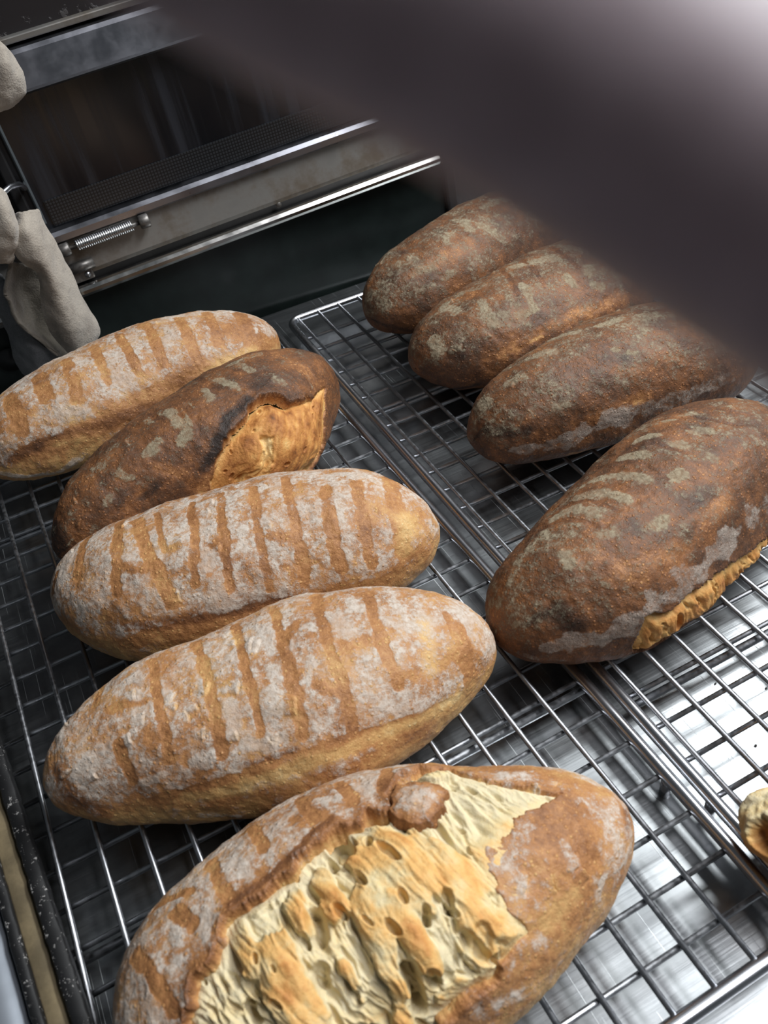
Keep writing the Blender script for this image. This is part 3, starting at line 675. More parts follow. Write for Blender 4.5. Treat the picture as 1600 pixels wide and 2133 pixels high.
# ---------------------------------------------------------------- the deck oven behind
OD = np.array([0.99661386, -0.04220976, 0.0705631])
OU = np.array([-0.0704999, 0.00298589, 0.99750732])
ON = np.cross(OU, OD)
OP = np.array([0.03304514, 0.10205029, -0.028 + ZT])
oven = tag(empty('deck_oven'), 'dark deck oven front with steel trim and long handle rail behind the racks', 'oven')
om = Matrix.Identity(4)
for i in range(3):
    om[i][0] = OD[i]; om[i][1] = ON[i]; om[i][2] = OU[i]; om[i][3] = OP[i]
oven.matrix_world = om
def opart(name, me, mat, parent=None):
    return link(name, me, mat, parent or oven)
X0, X1 = -.95, .80
opart('lower_panel', box_mesh(X0, .196, 0.0, .03, -.80, .0965, .002), M_GREEN)
opart('seam', box_mesh(X0, .19, .004, .03, .094, .118), M_BLACK)
rail = opart('handle_rail', profile_mesh([(-.0125, .0985), (-.0145, .1015), (-.0145, .1045), (-.0125, .1072), (-.0095, .108), (-.004, .1065), (.004, .104), (.004, .0985)], -.30, .188), M_RAIL)
opart('rail_end_cap', box_mesh(.188, .1915, -.014, .003, .098, .1075, .001), M_BOLT, rail)
opart('rail_screw', tube([(.02, -.004, .1118), (.02, -.0005, .1128)], .0028, 12), M_BOLT, rail)
opart('hinge_plate', profile_mesh([(-.004, .114), (-.0055, .118), (.001, .148), (.02, .148), (.02, .114)], -.30, .196), M_STAIN)
opart('upper_lip', profile_mesh([(-.003, .1475), (-.006, .150), (-.006, .1555), (-.003, .1585), (.02, .1595), (.02, .1475)], -.30, .196), M_TRIM)
gl = opart('oven_window', box_mesh(-.183, .190, .006, .014, .158, .272), M_GLASS)
opart('dot_screen', box_mesh(-.178, .186, .0048, .0062, .1605, .183), M_GMESH, gl)
opart('window_gasket', profile_mesh([(.003, .2655), (.001, .2675), (.001, .271), (.02, .271), (.02, .2655)], -.30, .196), M_BLACK)
opart('top_trim', profile_mesh([(-.008, .2695), (-.010, .272), (-.004, .2955), (-.002, .2985), (.03, .3015), (.03, .2695)], -.30, .196), M_TRIM)
opart('hood', box_mesh(X0, X1, .010, .06, .300, 1.10, .003), M_HOOD)
opart('hood_flange', box_mesh(X0, .196, .002, .03, .3015, .3065, .001), M_STAIN)
opart('left_jamb', box_mesh(X0, -.186, .012, .05, .096, .30, .002), M_BLACK)
opart('jamb_strip', box_mesh(-.200, -.191, .002, .02, .15, .27, .0015), M_BLACK)
opart('right_post', box_mesh(.193, .207, -.006, .05, -.80, .34, .003), M_BLACK)
opart('side_cabinet', box_mesh(.207, X1, .004, .06, -.80, .34, .003), plain('grey_side_panel', (.05, .048, .05), .5, .4, 20, .2))
# spring between two bolts
N = 360; turns = 27
hel = [(-.168 + .052 * i / N, -.0085 + .0042 * math.cos(2 * math.pi * turns * i / N), .1432 + .0042 * math.sin(2 * math.pi * turns * i / N)) for i in range(N + 1)]
opart('door_spring', tube(hel, .00095, 6), M_SPRING)
opart('spring_rod', tube([(-.182, -.0085, .1432), (-.104, -.0085, .1432)], .0019, 10), M_BOLT)
for x in (-.1835, -.1095):
    opart('bolt', tube([(x, -.0085, .1432), (x + .0015, -.0085, .1432), (x + .0085, -.0085, .1432), (x + .0095, -.0085, .1432)], [.0052, .0062, .0062, .0050], 6 if x < -.15 else 14), M_BOLT)
opart('hinge_knuckle', tube([(-.183, -.006, .1235), (-.160, -.006, .1235)], .0048, 12), M_BOLT)
opart('screw', tube([(-.1695, -.008, .1145), (-.1695, .0, .1145)], .0028, 10), M_FRAME)
opart('bracket', box_mesh(-.186, -.164, -.006, .004, .109, .120, .0015), M_BOLT)
opart('vent_hole', tube([(-.267, -.0035, .062), (-.267, .006, .062)], .0115, 28), M_BLACK)

# ---------------------------------------------------------------- hanging suede mitts and the hook
def cloth(name, rows, mat, parent, thick=.0032, nu=26, nv=40, seed=0, ragged=.0006):
    A = np.array(rows, float)                    # rows x cols x 3
    def cr(P, n):                                # catmull-rom along axis 0
        k = len(P); t = np.linspace(0, k - 1, n); i = np.minimum(t.astype(int), k - 2); f = (t - i)
        g = lambda j: P[np.clip(j, 0, k - 1)]
        f = f.reshape(-1, *([1] * (P.ndim - 1)))
        p0, p1, p2, p3 = g(i - 1), g(i), g(i + 1), g(i + 2)
        return .5 * (2 * p1 + (p2 - p0) * f + (2 * p0 - 5 * p1 + 4 * p2 - p3) * f ** 2 + (3 * p1 - p0 - 3 * p2 + p3) * f ** 3)
    G = cr(A, nv)
    G = np.swapaxes(cr(np.swapaxes(G, 0, 1), nu), 0, 1)
    V = G.reshape(-1, 3)
    V = V + np.stack([fbm(V, .012, 3, seed), fbm(V, .02, 3, seed + 5) * 2.2, fbm(V, .012, 3, seed + 9)], 1) * .0011
    edge = np.zeros((nv, nu), bool); edge[0] = edge[-1] = True; edge[:, 0] = edge[:, -1] = True
    jit = np.stack([perlin(V, .0018, seed + 20), perlin(V, .0018, seed + 21), perlin(V, .0018, seed + 22)], 1) * ragged * 2.2
    V = V + jit * edge.reshape(-1, 1)
    F = [(r * nu + c, r * nu + c + 1, (r + 1) * nu + c + 1, (r + 1) * nu + c) for r in range(nv - 1) for c in range(nu - 1)]
    o = link(name, mesh_from(V, F), mat, parent)
    s = o.modifiers.new('thickness', 'SOLIDIFY'); s.thickness = thick; s.offset = 0
    b = o.modifiers.new('soft', 'SUBSURF'); b.levels = 1; b.render_levels = 1
    return o
mitt = tag(empty('suede_oven_mitt'), 'limp grey tan suede oven mitt hanging from a hook beside the spring', 'oven mitt')
mitt.matrix_world = om
cloth('palm', MITT_SHEETS['right'], M_SUEDE, mitt, seed=1)
cloth('lining', MITT_SHEETS['inner'], M_SUEDE_IN, mitt, seed=2)
cloth('cuff', MITT_SHEETS['fold'], M_SUEDE, mitt, seed=3)
cloth('back', MITT_SHEETS['back'], M_SUEDE2, mitt, seed=4)
mitt2 = tag(empty('suede_oven_mitt'), 'tan suede mitt end with frayed edge at the top left of the oven', 'oven mitt')
mitt2.matrix_world = om
cloth('palm', UPPER_MITT, M_SUEDE, mitt2, seed=8)
hk = tag(link('hook', tube([(-.235, -.055, .190), (-.222, -.052, .206), (-.207, -.047, .216), (-.196, -.038, .217), (-.189, -.024, .212), (-.187, -.008, .203), (-.187, .014, .199)], .0024, 12), M_FRAME), 'bent steel wire hook holding the lower suede mitt', 'hook')
hk.matrix_world = om

# ---------------------------------------------------------------- wire cooling racks
PX, PY = 0.0216, 0.023365
R_W = .0016; R_F = .0037
def rounded_rect(x0, x1, y0, y1, r, z, n=7):
    pts = []
    for cx, cy, a0 in ((x1 - r, y1 - r, 0), (x0 + r, y1 - r, 90), (x0 + r, y0 + r, 180), (x1 - r, y0 + r, 270)):
        for k in range(n):
            a = math.radians(a0 + 90 * k / (n - 1))
            pts.append((cx + r * math.cos(a), cy + r * math.sin(a), z))
    return pts
def wire_rack(label, loc, rotz, xs, ys, x0, x1, y0, y1, braces):
    t = tag(empty('cooling_rack', loc, rotz), label, 'cooling rack', 'wire cooling racks on the steel table')
    z = ZT
    link('frame', tube(rounded_rect(x0, x1, y0, y1, .013, z - .0012), R_F, 14, True), M_FRAME, t)
    lw = tube([(0, y0, 0), (0, (y0 + y1) / 2, 0), (0, y1, 0)], R_W, 8)
    cw = tube([(x0, 0, 0), ((x0 + x1) / 2, 0, 0), (x1, 0, 0)], R_W, 8)
    bw = tube([(x0, 0, 0), (x1, 0, 0)], .0024, 10)
    rnd = random.Random(len(xs) + int(x0 * 1000))
    for me, mt in ((lw, M_WIRE), (cw, M_WIRE), (bw, M_WIRE)):
        me.materials.append(mt)
    for x in xs:
        o = link('long_wire', lw, None, t); o.location = (x, 0, z); o.rotation_euler = (0, 0, rnd.uniform(-.0012, .0012))
    for y in ys:
        o = link('cross_wire', cw, None, t); o.location = (0, y, z - 2 * R_W + .0002); o.rotation_euler = (0, 0, rnd.uniform(-.0012, .0012))
    for y in braces:
        o = link('brace', bw, None, t); o.location = (0, y, z - 3 * R_W - .0022)
    ft = tube([(0, 0, 0), (0, 0, z - .003)], .0032, 10); ft.materials.append(M_FRAME)
    for x in (x0, x1):
        for y in (y0 + .09, y1 - .09):
            o = link('foot', ft, None, t); o.location = (x, y, 0)
    return t
xsA = [-PX * (1 + (i - 1) * 1.0364) for i in range(1, 15)]
ysA = [PY * j for j in range(0, 27)]
wire_rack('left wire cooling rack holding five loaves beside the black tray edge', (-.00335, -.58408, 0), .01422,
          xsA, ysA, -.325, .0062, -.0235, .632, (PY * 6 - .004, PY * 20))
xsB = [PX * i for i in range(1, 15)]
ysB = [-PY * j for j in range(0, 27)]
wire_rack('right wire cooling rack holding the four dark loaves', (0, 0, 0), 0.0,
          xsB, ysB, .0128, .345, -.628, .038, (-PY * 20 - .004, -PY * 6))

# ---------------------------------------------------------------- loading boards at the left edge
A0 = np.array([-.3087, -.3277]); A1 = np.array([-.2943, -.4893])
dv = (A1 - A0) / np.linalg.norm(A1 - A0)
ldr = tag(empty('oven_loader', (A0[0], A0[1], 0), math.atan2(dv[1], dv[0])), 'worn oven loader edge with chipped black rails and a tan board, left of the rack', 'oven loader')
# local x runs towards the camera along the rail, local -y is to the left
def strip(name, y0, y1, z0, z1, mat, seed, amp=.0006):
    nx = 180
    xs = np.linspace(-.30, .42, nx)
    V, F = [], []
    prof = [(y0, z0), (y0, z1 - .0008), (y0 + (y1 - y0) * .12, z1), (y0 + (y1 - y0) * .5, z1 + .0003), (y0 + (y1 - y0) * .88, z1), (y1, z1 - .0008), (y1, z0)]
    P = np.array([(x, y, zz) for x in xs for y, zz in prof])
    nz = fbm(P, .007, 3, seed) * amp
    P[:, 1] += nz; P[:, 2] += np.where(P[:, 2] > z0 + 1e-6, fbm(P, .01, 3, seed + 4) * amp, 0)
    n = len(prof)
    for i in range(nx - 1):
        for k in range(n):
            k2 = (k + 1) % n
            F.append((i * n + k, i * n + k2, (i + 1) * n + k2, (i + 1) * n + k))
    F.append(tuple(range(n))); F.append(tuple((nx - 1) * n + k for k in range(n - 1, -1, -1)))
    return link(name, mesh_from(P, F), mat, ldr)
strip('rail', -.0075, .0, ZT + .0030, ZT + .011, M_PEEL, 31)
strip('board', -.0185, -.0075, ZT + .0030, ZT + .0065, M_TAN, 35, .0003)
strip('rail', -.0235, -.0180, ZT + .0030, ZT + .0095, M_PEEL, 39)
strip('pan', -.16, -.0235, ZT + .0030, ZT + .005, M_GREYPAN, 43, .0002)

# ---------------------------------------------------------------- loaves
NODES = np.array([-1, -.6, -.2, .2, .6, 1.])
RHO = .052
def sinterp(s, vals):
    w = [np.exp(-((s - n) / .32) ** 2) for n in NODES]
    return sum(v * k for v, k in zip(vals, w)) / sum(w)
def loaf_surface(q, s, ph):
    cx, cy, ang, a, W, H, pl, pr, zb = q[:9]
    wm, off, hm = q[9:15], q[15:21], q[21:27]
    e = np.where(s < 0, pl, pr)
    ab = np.abs(s)
    w = W * np.clip(1 - ab ** e, 0, 1) ** .5 * (1 + sinterp(s, wm))
    hb = np.clip(1 - ab ** (e * 1.15), 0, 1) ** .5
    h = H * (1 + sinterp(s, hm))
    zbel = zb * H
    zt = zbel + (h - zbel) * hb
    zbot = zbel * (1 - np.clip(1 - ab ** (e * 1.8), 0, 1) ** .5)
    c, sn = np.cos(ph), np.sin(ph)
    x = w * np.sign(c) * np.abs(c) ** .9
    z = np.where(sn >= 0, zbel + (zt - zbel) * np.abs(sn) ** .95, zbel - (zbel - zbot) * np.abs(sn) ** .75)
    u = a * s + 0 * x
    v = x + W * sinterp(s, off)
    return np.stack([u, v, z + 0 * u], -1)          # local frame: u along the loaf, v across, z up
def grid_normals(X):
    du = np.gradient(X, axis=0); dv_ = np.gradient(X, axis=1)
    n = np.cross(du, dv_)
    n /= np.linalg.norm(n, axis=-1, keepdims=True) + 1e-12
    c = X.mean((0, 1))
    if ((X - c) * n).sum() < 0:
        n = -n
    return n
def seg_dist(U, V, pts):
    d = np.full(U.shape, 1e9)
    if len(pts) == 1:
        return np.hypot(U - pts[0][0], V - pts[0][1])
    for (ax, ay), (bx, by) in zip(pts[:-1], pts[1:]):
        ex, ey = bx - ax, by - ay; L2 = ex * ex + ey * ey + 1e-12
        t = np.clip(((U - ax) * ex + (V - ay) * ey) / L2, 0, 1)
        d = np.minimum(d, np.hypot(U - ax - t * ex, V - ay - t * ey))
    return d
def poly_sdf(U, V, pts):                              # positive inside
    d = seg_dist(U, V, list(pts) + [pts[0]])
    ins = np.zeros(U.shape, bool)
    n = len(pts)
    for i in range(n):
        x1, y1 = pts[i]; x2, y2 = pts[(i + 1) % n]
        c = ((y1 > V) != (y2 > V)) & (U < (x2 - x1) * (V - y1) / (y2 - y1 + 1e-12) + x1)
        ins ^= c
    return np.where(ins, d, -d)
def metric(q, pts):
    return [(q[3] * s, RHO * math.radians(p)) for s, p in pts]
def lip_weight(key, s, phd):
    if key == 'L5':
        return (1 - .92 * sstep(.15, .34, s) * sstep(78, 98, phd)) * (1 - .72 * sstep(.34, .50, s))
    if key == 'L2':
        return np.clip(sstep(150, 118, phd) + .15, 0, 1) * (1 - .7 * sstep(.62, .72, s))
    return 0 * s + .8
def set_attrs(me, **kw):
    for k, v in kw.items():
        a = me.attributes.new(k, 'FLOAT', 'POINT')
        a.data.foreach_set('value', np.ascontiguousarray(v, np.float32).ravel())
def grid_faces(n, mm, wrap):
    i, j = np.meshgrid(np.arange(n - 1), np.arange(mm if wrap else mm - 1), indexing='ij')
    j2 = (j + 1) % mm
    return np.stack([i * mm + j, i * mm + j2, (i + 1) * mm + j2, (i + 1) * mm + j], -1).reshape(-1, 4)
def fast_mesh(V, F, keep_idx=True):
    used = np.zeros(len(V), bool); used[F.ravel()] = True
    remap = np.cumsum(used) - 1
    V2 = V[used]; F2 = remap[F]
    me = bpy.data.meshes.new('loaf')
    me.vertices.add(len(V2)); me.vertices.foreach_set('co', np.ascontiguousarray(V2, np.float32).ravel())
    me.loops.add(F2.size); me.loops.foreach_set('vertex_index', np.ascontiguousarray(F2, np.int32).ravel())
    me.polygons.add(len(F2)); me.polygons.foreach_set('loop_start', np.arange(0, F2.size, 4, dtype=np.int32))
    me.polygons.foreach_set('use_smooth', np.ones(len(F2), bool))
    me.update(calc_edges=True)
    me.validate()
    return me, used

STYLE = {   # base toast, flour on top, where the flour fades on the near side (deg), seed
    'L1': (.44, .58, 138, 168, 'light'), 'L3': (.47, .60, 150, 178, 'light'), 'L4': (.45, .57, 150, 176, 'light'),
    'L5': (.45, .58, 140, 185, 'light'), 'L2': (.70, .14, 100, 140, 'dark'), 'R1': (.74, .38, 140, 180, 'dark'),
    'R2': (.73, .34, 130, 170, 'dark'), 'R3': (.74, .34, 130, 170, 'dark'), 'R4': (.72, .27, 115, 165, 'dark')}
CRACKS = {'L4': 22, 'L3': 9, 'L5': 10, 'L1': 5, 'R2': 7, 'L2': 6, 'R4': 6, 'R1': 4, 'R3': 4}

def build_loaf(key, ns, nph, label, seed):
    d = LOAVES[key]; q = np.array(d['q'])
    toast0, fl0, ph_a, ph_b, kind = STYLE[key]
    mat = M_LIGHT if kind == 'light' else M_DARK
    root_loc = (q[0], q[1], ZT + R_W - .0004)
    burst = d.get('burst')
    # grid
    s1 = np.sin(np.linspace(-math.pi / 2 * .9985, math.pi / 2 * .9985, ns)) * .55 + np.linspace(-1, 1, ns) * .45
    s1 = np.clip(s1, -.99995, .99995)
    nt = int(nph * .86)
    ph = np.radians(np.concatenate([np.linspace(-22, 205, nt, endpoint=False), np.linspace(205, 338, nph - nt, endpoint=False)]))
    S, PH = np.meshgrid(s1, ph, indexing='ij')
    X = loaf_surface(q, S, PH)
    Nn = grid_normals(X)
    U = q[3] * S; V = RHO * PH; PHD = np.degrees(PH)
    P = X.reshape(-1, 3); sh = S.shape
    def nz(scale, octv=3, sd=0):
        return fbm(P, scale, octv, seed * 11 + sd).reshape(sh)
    wob = nz(.012, 3, 40) * .0016
    # ---- paint layers
    flour = fl0 * sstep(math.radians(ph_b), math.radians(ph_a), PH) * sstep(math.radians(-25), math.radians(5), PH)
    flour = flour + (nz(.024, 3, 1) * .46 + nz(.007, 3, 2) * .42) * (1.0 if kind == 'light' else .62)
    toast = toast0 + nz(.04, 3, 3) * .12 + nz(.012, 3, 4) * (.06 if kind == 'light' else .11)
    if kind == 'dark':
        toast = toast + .25 * np.clip(nz(.022, 3, 5) - .18, 0, 1)
    if kind == 'light':      # sides paler, underside pale
        toast = toast - .12 * sstep(155, 185, PHD)
    scorch = np.zeros(sh); dust = np.zeros(sh)
    groove = np.zeros(sh)
    nzg = nz(.014, 4, 9)
    nzs = nz(.006, 3, 6); nzk = np.clip(.72 + .55 * nz(.016, 2, 7), .15, 1.1)
    for a, w, val, pts in d['strokes']:
        dd = seg_dist(U + wob, V + wob * .8, metric(q, pts)) * 1000
        if a == 'F' and val < -1.0:
            k = sstep(w * 1.22, w * .78, dd + nzs * w * .36)
            flour += val * k * nzk; groove += k
        else:
            k = sstep(w * 1.35, w * .45, dd + nzs * w * .55)
            if a == 'F': flour += val * k
            elif a == 'T': toast += val * sstep(w * 1.6, w * .2, dd)
            elif a == 'D': scorch += val * sstep(w * 1.6, w * .2, dd)
            elif a == 'G': dust += val * sstep(w * 2.3, w * .8, dd + nzg * w * 2.6)
    # ---- relief
    disp = nz(.06, 2, 10) * .0024 + nz(.018, 3, 11) * .0009 + nz(.005, 3, 12) * .00034
    disp += .00018 * np.clip(flour, 0, 1)
    disp -= .00015 * np.clip(groove, 0, 1)
    rg = np.random.default_rng(seed + 5)
    for _ in range(CRACKS.get(key, 5)):                # peeled crust flakes: short curved lifted edges
        cs = rg.uniform(-.85, .1 if key in ('L4', 'R2') else .85); cp = math.radians(rg.uniform(55, 140))
        an = rg.uniform(-.5, .9) + math.pi / 2
        if key == 'L5': cs = .4 + .45 * abs(cs)
        ln = rg.uniform(.0018, .0055); cu = rg.uniform(-45, 45)
        du = U - q[3] * cs; dw = V - RHO * cp
        near = np.hypot(du, dw) < .03
        lx = du * math.cos(an) + dw * math.sin(an); ly = -du * math.sin(an) + dw * math.cos(an) + cu * lx ** 2
        env = sstep(1.0, .55, np.abs(lx) / ln)
        edge = env * np.exp(-(np.clip(ly, 0, 1) / .0036)) * (ly > 0) * near
        disp += edge * rg.uniform(.0006, .0015)
        slot = env * np.exp(-(ly / .0007) ** 2) * (ly <= 0) * near
        disp -= slot * .0008
        flour += edge * .35 * (1 if kind == 'light' else .8); toast -= env * np.exp(-(ly / .0016) ** 2) * near * .12
    F = grid_faces(ns, nph, True)
    sdf = None
    if burst:
        bp = metric(q, burst)
        sdf = poly_sdf(U, V, bp) + nz(.010, 4, 20) * .0034 + nz(.0016, 2, 21) * .0004
        lw = lip_weight(key, S, PHD)
        out = -sdf
        disp += lw * .0024 * np.exp(-np.clip(out, 0, 1) / .007) * (sdf < 0) + lw * .0024 * (sdf >= 0)
        inn = np.clip(sdf / .0022, 0, 1)
        disp -= (.0105 * lw + .0035 * (1 - lw)) * inn ** .8 * (sdf > 0)
        rim = np.exp(-np.clip(out, 0, 1) / .0035)
        flour -= .55 * rim * (.4 + .6 * lw)
        toast += (.10 if kind == 'light' else .05) * rim * lw
        toast -= np.where(sdf > 0, .30 * sstep(.0002, .0014, sdf), 0)
        if kind == 'dark':
            toast -= np.where(sdf > 0, .12, 0)
        keep = (sdf.ravel()[F] < .0022).any(1)
        F = F[keep]
    bottom = sstep(.0012, .0, X[..., 2])
    Xd = X + Nn * (disp * (1 - bottom * .9))[..., None]
    Xd[..., 2] = np.maximum(Xd[..., 2], 0.0)
    me, used = fast_mesh(Xd.reshape(-1, 3), F)
    set_attrs(me, flour=np.clip(flour, -1, 1.3).ravel()[used], toast=np.clip(toast, 0, 1).ravel()[used],
              scorch=np.clip(scorch, 0, 1).ravel()[used], dust=np.clip(dust, 0, 1.2).ravel()[used])
    if not burst:
        o = link('bread_loaf', me, mat)
        o.location = root_loc; o.rotation_euler = (0, 0, q[2])
        return tag(o, label, 'bread', 'loaves on the cooling racks')
    root = tag(empty('bread_loaf', root_loc, q[2]), label, 'bread', 'loaves on the cooling racks')
    link('crust', me, mat, root)
    # ---- torn crumb
    bs = [p[0] for p in burst]; bph = [p[1] for p in burst]
    nu, nv = {'L5': (440, 380), 'L2': (240, 230), 'R4': (260, 90)}[key]
    s2 = np.linspace(max(-.97, min(bs) - .05), min(.97, max(bs) + .05), nu); p2 = np.radians(np.linspace(min(bph) - 6, max(bph) + 3, nv))
    S, PH = np.meshgrid(s2, p2, indexing='ij')
    X = loaf_surface(q, S, PH); Nn = grid_normals(X)
    c0 = np.array([0, 0, q[5] * .4])
    if ((X - c0) * Nn).sum() < 0: Nn = -Nn
    U = q[3] * S; V = RHO * PH; PHD = np.degrees(PH); sh = S.shape
    P = X.reshape(-1, 3)
    sdf = poly_sdf(U, V, bp); lw = lip_weight(key, S, PHD)
    UV = np.stack([U.ravel(), V.ravel(), 0 * U.ravel()], 1)
    th = {'L5': math.radians(66), 'L2': math.radians(-38), 'R4': math.radians(80)}[key]
    al = UV[:, 0] * math.cos(th) + UV[:, 1] * math.sin(th); ac = -UV[:, 0] * math.sin(th) + UV[:, 1] * math.cos(th)
    warp = fbm(UV, .03, 3, seed + 60) * .006
    A3 = np.stack([al / 5.0, ac + warp, 0 * al], 1)
    str1 = fbm(A3, .0042, 3, seed + 61).reshape(sh)                  # strands
    str2 = fbm(A3, .0016, 2, seed + 62).reshape(sh)
    big = fbm(UV, .034, 2, seed + 65).reshape(sh)
    pw = {'L5': .019, 'L2': .020, 'R4': .008}[key]
    B3 = np.stack([al / 2.7, ac + warp * 1.3, 0 * al + .3], 1)
    g = fbm(B3, pw, 5, seed + 63).reshape(sh) * 1.15 + .16 * str1 + {'L5': .10, 'L2': .30, 'R4': .25}[key]
    if 'plates' in d:
        fld = np.full(sh, -.8)
        for w, pts in d['plates']:
            dd = seg_dist(U, V, metric(q, pts)) * 1000
            fld = np.maximum(fld, np.clip(1 - dd / w, -.8, .8))
        fld += .12 * sstep(128, 150, PHD)
        g = fld * .55 + (g - .10) * .62
    plate = sstep(-.045, .06, g) * (.66 + .34 * sstep(0, .55, g))
    web = np.abs(fbm(np.stack([al / 3.0, ac + warp, 0 * al + 2], 1), .006, 3, seed + 66).reshape(sh))
    edge_h = -({'L5': .0050, 'L2': .0125, 'R4': .006}[key] * lw + .0014 * (1 - lw))
    di = np.clip(sdf, 0, 1)
    amp = {'L5': .0052, 'L2': .0024, 'R4': .0016}[key]
    h = edge_h * np.exp(-(di / {'L5': .0055, 'L2': .0095, 'R4': .005}[key]) ** 1.3) + {'L5': .0035, 'L2': .0042, 'R4': .001}[key] * sstep(.004, .03, di)
    env = sstep(.0, .010, di)
    h = h + (plate - .45) * amp * env + big * .0030 * env + (str1 * .0011 * (.4 + .6 * env) + str2 * .0005) * {'L5': .62, 'L2': .5, 'R4': .6}[key] + (.12 - web) * .005 * (1 - plate) * env
    rg = np.random.default_rng(seed + 77)
    tone = np.zeros(sh)
    lo, hi = min(p[0] for p in bp), max(p[0] for p in bp); l2, h2 = min(p[1] for p in bp), max(p[1] for p in bp)
    for _ in range({'L5': 90, 'L2': 34, 'R4': 14}[key]):            # gas holes
        cu, cv = rg.uniform(lo, hi), rg.uniform(l2, h2)
        r = rg.choice([.0010, .0014, .002, .0034], p=[.45, .3, .17, .08]); el = rg.uniform(1.2, 2.8)
        a2 = th + rg.normal() * .35
        lx = (U - cu) * math.cos(a2) + (V - cv) * math.sin(a2); ly = -(U - cu) * math.sin(a2) + (V - cv) * math.cos(a2)
        rr = np.sqrt((lx / (r * el)) ** 2 + (ly / r) ** 2)
        k = sstep(1.05, .55, rr)
        h = h - k * min(.0045, r * 1.9); tone -= .12 * k
        h = h + np.exp(-((rr - 1.12) / .16) ** 2) * .0003
    for cs, cp, r in {'L2': [(.53, 139, .0042), (.30, 117, .003)]}.get(key, []):
        rr = np.hypot(U - q[3] * cs, V - RHO * math.radians(cp)) / r
        h = h - sstep(1.1, .4, rr) * .009
    for w, dp, pts in d.get('holes', []):
        dd = seg_dist(U, V, metric(q, pts)) * 1000 / w + str1 * .25
        k = sstep(1.1, .45, dd)
        h = h - k * dp; tone -= .15 * k
        h = h + np.exp(-((dd - 1.2) / .2) ** 2) * .0004
    base_t = {'L5': .05, 'L2': .36, 'R4': .27}[key]
    tone = tone + base_t + ({'L5': .33, 'L2': .30, 'R4': .2}[key] + .22 * fbm(UV, .009, 3, seed + 70).reshape(sh)) * sstep(.25, .9, plate) * env + str1 * .10 + fbm(UV, .016, 3, seed + 64).reshape(sh) * .16
    if key == 'L2':
        tone += .10 * sstep(.001, -.001, h + .001) - .28 * (1 - env) * lw + .12 * np.clip(str1, 0, 1)
    if key == 'L5':
        tone += .16 * sstep(.012, .0, di) * (1 - lw) - .10 * (1 - sstep(0, .012, di)) * lw + .10 * sstep(120, 165, PHD)
        tone -= .22 * sstep(.12, .3, S) * sstep(92, 74, PHD)
    if key == 'R4':
        tone += .12 * sstep(.0, .006, di)
    Xd = X + Nn * h[..., None]
    Xd[..., 2] = np.maximum(Xd[..., 2], 0.0)
    F = grid_faces(nu, nv, False)
    F = F[(sdf.ravel()[F] > -.0045).any(1)]
    me, used = fast_mesh(Xd.reshape(-1, 3), F)
    set_attrs(me, toast=np.clip(tone, 0, 1).ravel()[used])
    link('crumb', me, M_CRUMB, root)['label'] = 'torn open pale bread crumb'
    if 'flap' in d:                                                   # loose island of crust on the tear
        fp = metric(q, d['flap'])
        fs = [p[0] for p in d['flap']]; ff = [p[1] for p in d['flap']]
        s3 = np.linspace(min(fs) - .03, max(fs) + .03, 110); p3 = np.radians(np.linspace(min(ff) - 3, max(ff) + 3, 100))
        S, PH = np.meshgrid(s3, p3, indexing='ij'); X = loaf_surface(q, S, PH); Nn = grid_normals(X)
        if ((X - c0) * Nn).sum() < 0: Nn = -Nn
        U = q[3] * S; V = RHO * PH; P = X.reshape(-1, 3)
        sd = poly_sdf(U, V, fp) + fbm(P, .006, 3, seed + 90).reshape(S.shape) * .0016
        h = .0015 + .0035 * sstep(0, .010, sd) + fbm(P, .008, 3, seed + 91).reshape(S.shape) * .001 - .006 * sstep(.0012, -.0008, sd)
        F = grid_faces(110, 100, False); F = F[(sd.ravel()[F] > -.0008).all(1)]
        me, used = fast_mesh((X + Nn * h[..., None]).reshape(-1, 3), F)
        set_attrs(me, flour=(.62 * sstep(.001, .006, sd) + fbm(P, .01, 2, seed + 92).reshape(S.shape) * .3).ravel()[used],
                  toast=(.46 + .12 * sstep(.004, 0, sd)).ravel()[used], scorch=(0 * sd).ravel()[used], dust=(0 * sd).ravel()[used])
        fo = link('crust_flap', me, M_LIGHT, root)
        sm = fo.modifiers.new('thickness', 'SOLIDIFY'); sm.thickness = .0035; sm.offset = -1
    return root

LOAF_LIST = [
    ('L1', 420, 250, 'pale floured loaf at the back of the left rack, below the hanging suede mitt', 1),
    ('L2', 420, 260, 'dark brown loaf on the left rack with its near side burst open', 2),
    ('L3', 460, 280, 'golden loaf with narrow brown stripes, third from the oven on left rack', 3),
    ('L4', 480, 290, 'golden floured loaf with peeling flakes, between the striped loaf and the front burst loaf', 4),
    ('L5', 640, 370, 'large golden loaf in front with its pale crumb torn wide open', 5),
    ('R1', 300, 180, 'dark brown loaf farthest back on the right rack against the oven', 6),
    ('R2', 340, 200, 'second dark loaf from the oven on right rack, flour cracked at its tip', 7),
    ('R3', 360, 210, 'third dark loaf on right rack with a white flour spot at its tip', 8),
    ('R4', 480, 280, 'largest dark loaf, nearest on the right rack, with curved flour stripes', 9),
]
for a in LOAF_LIST:
    build_loaf(*a)

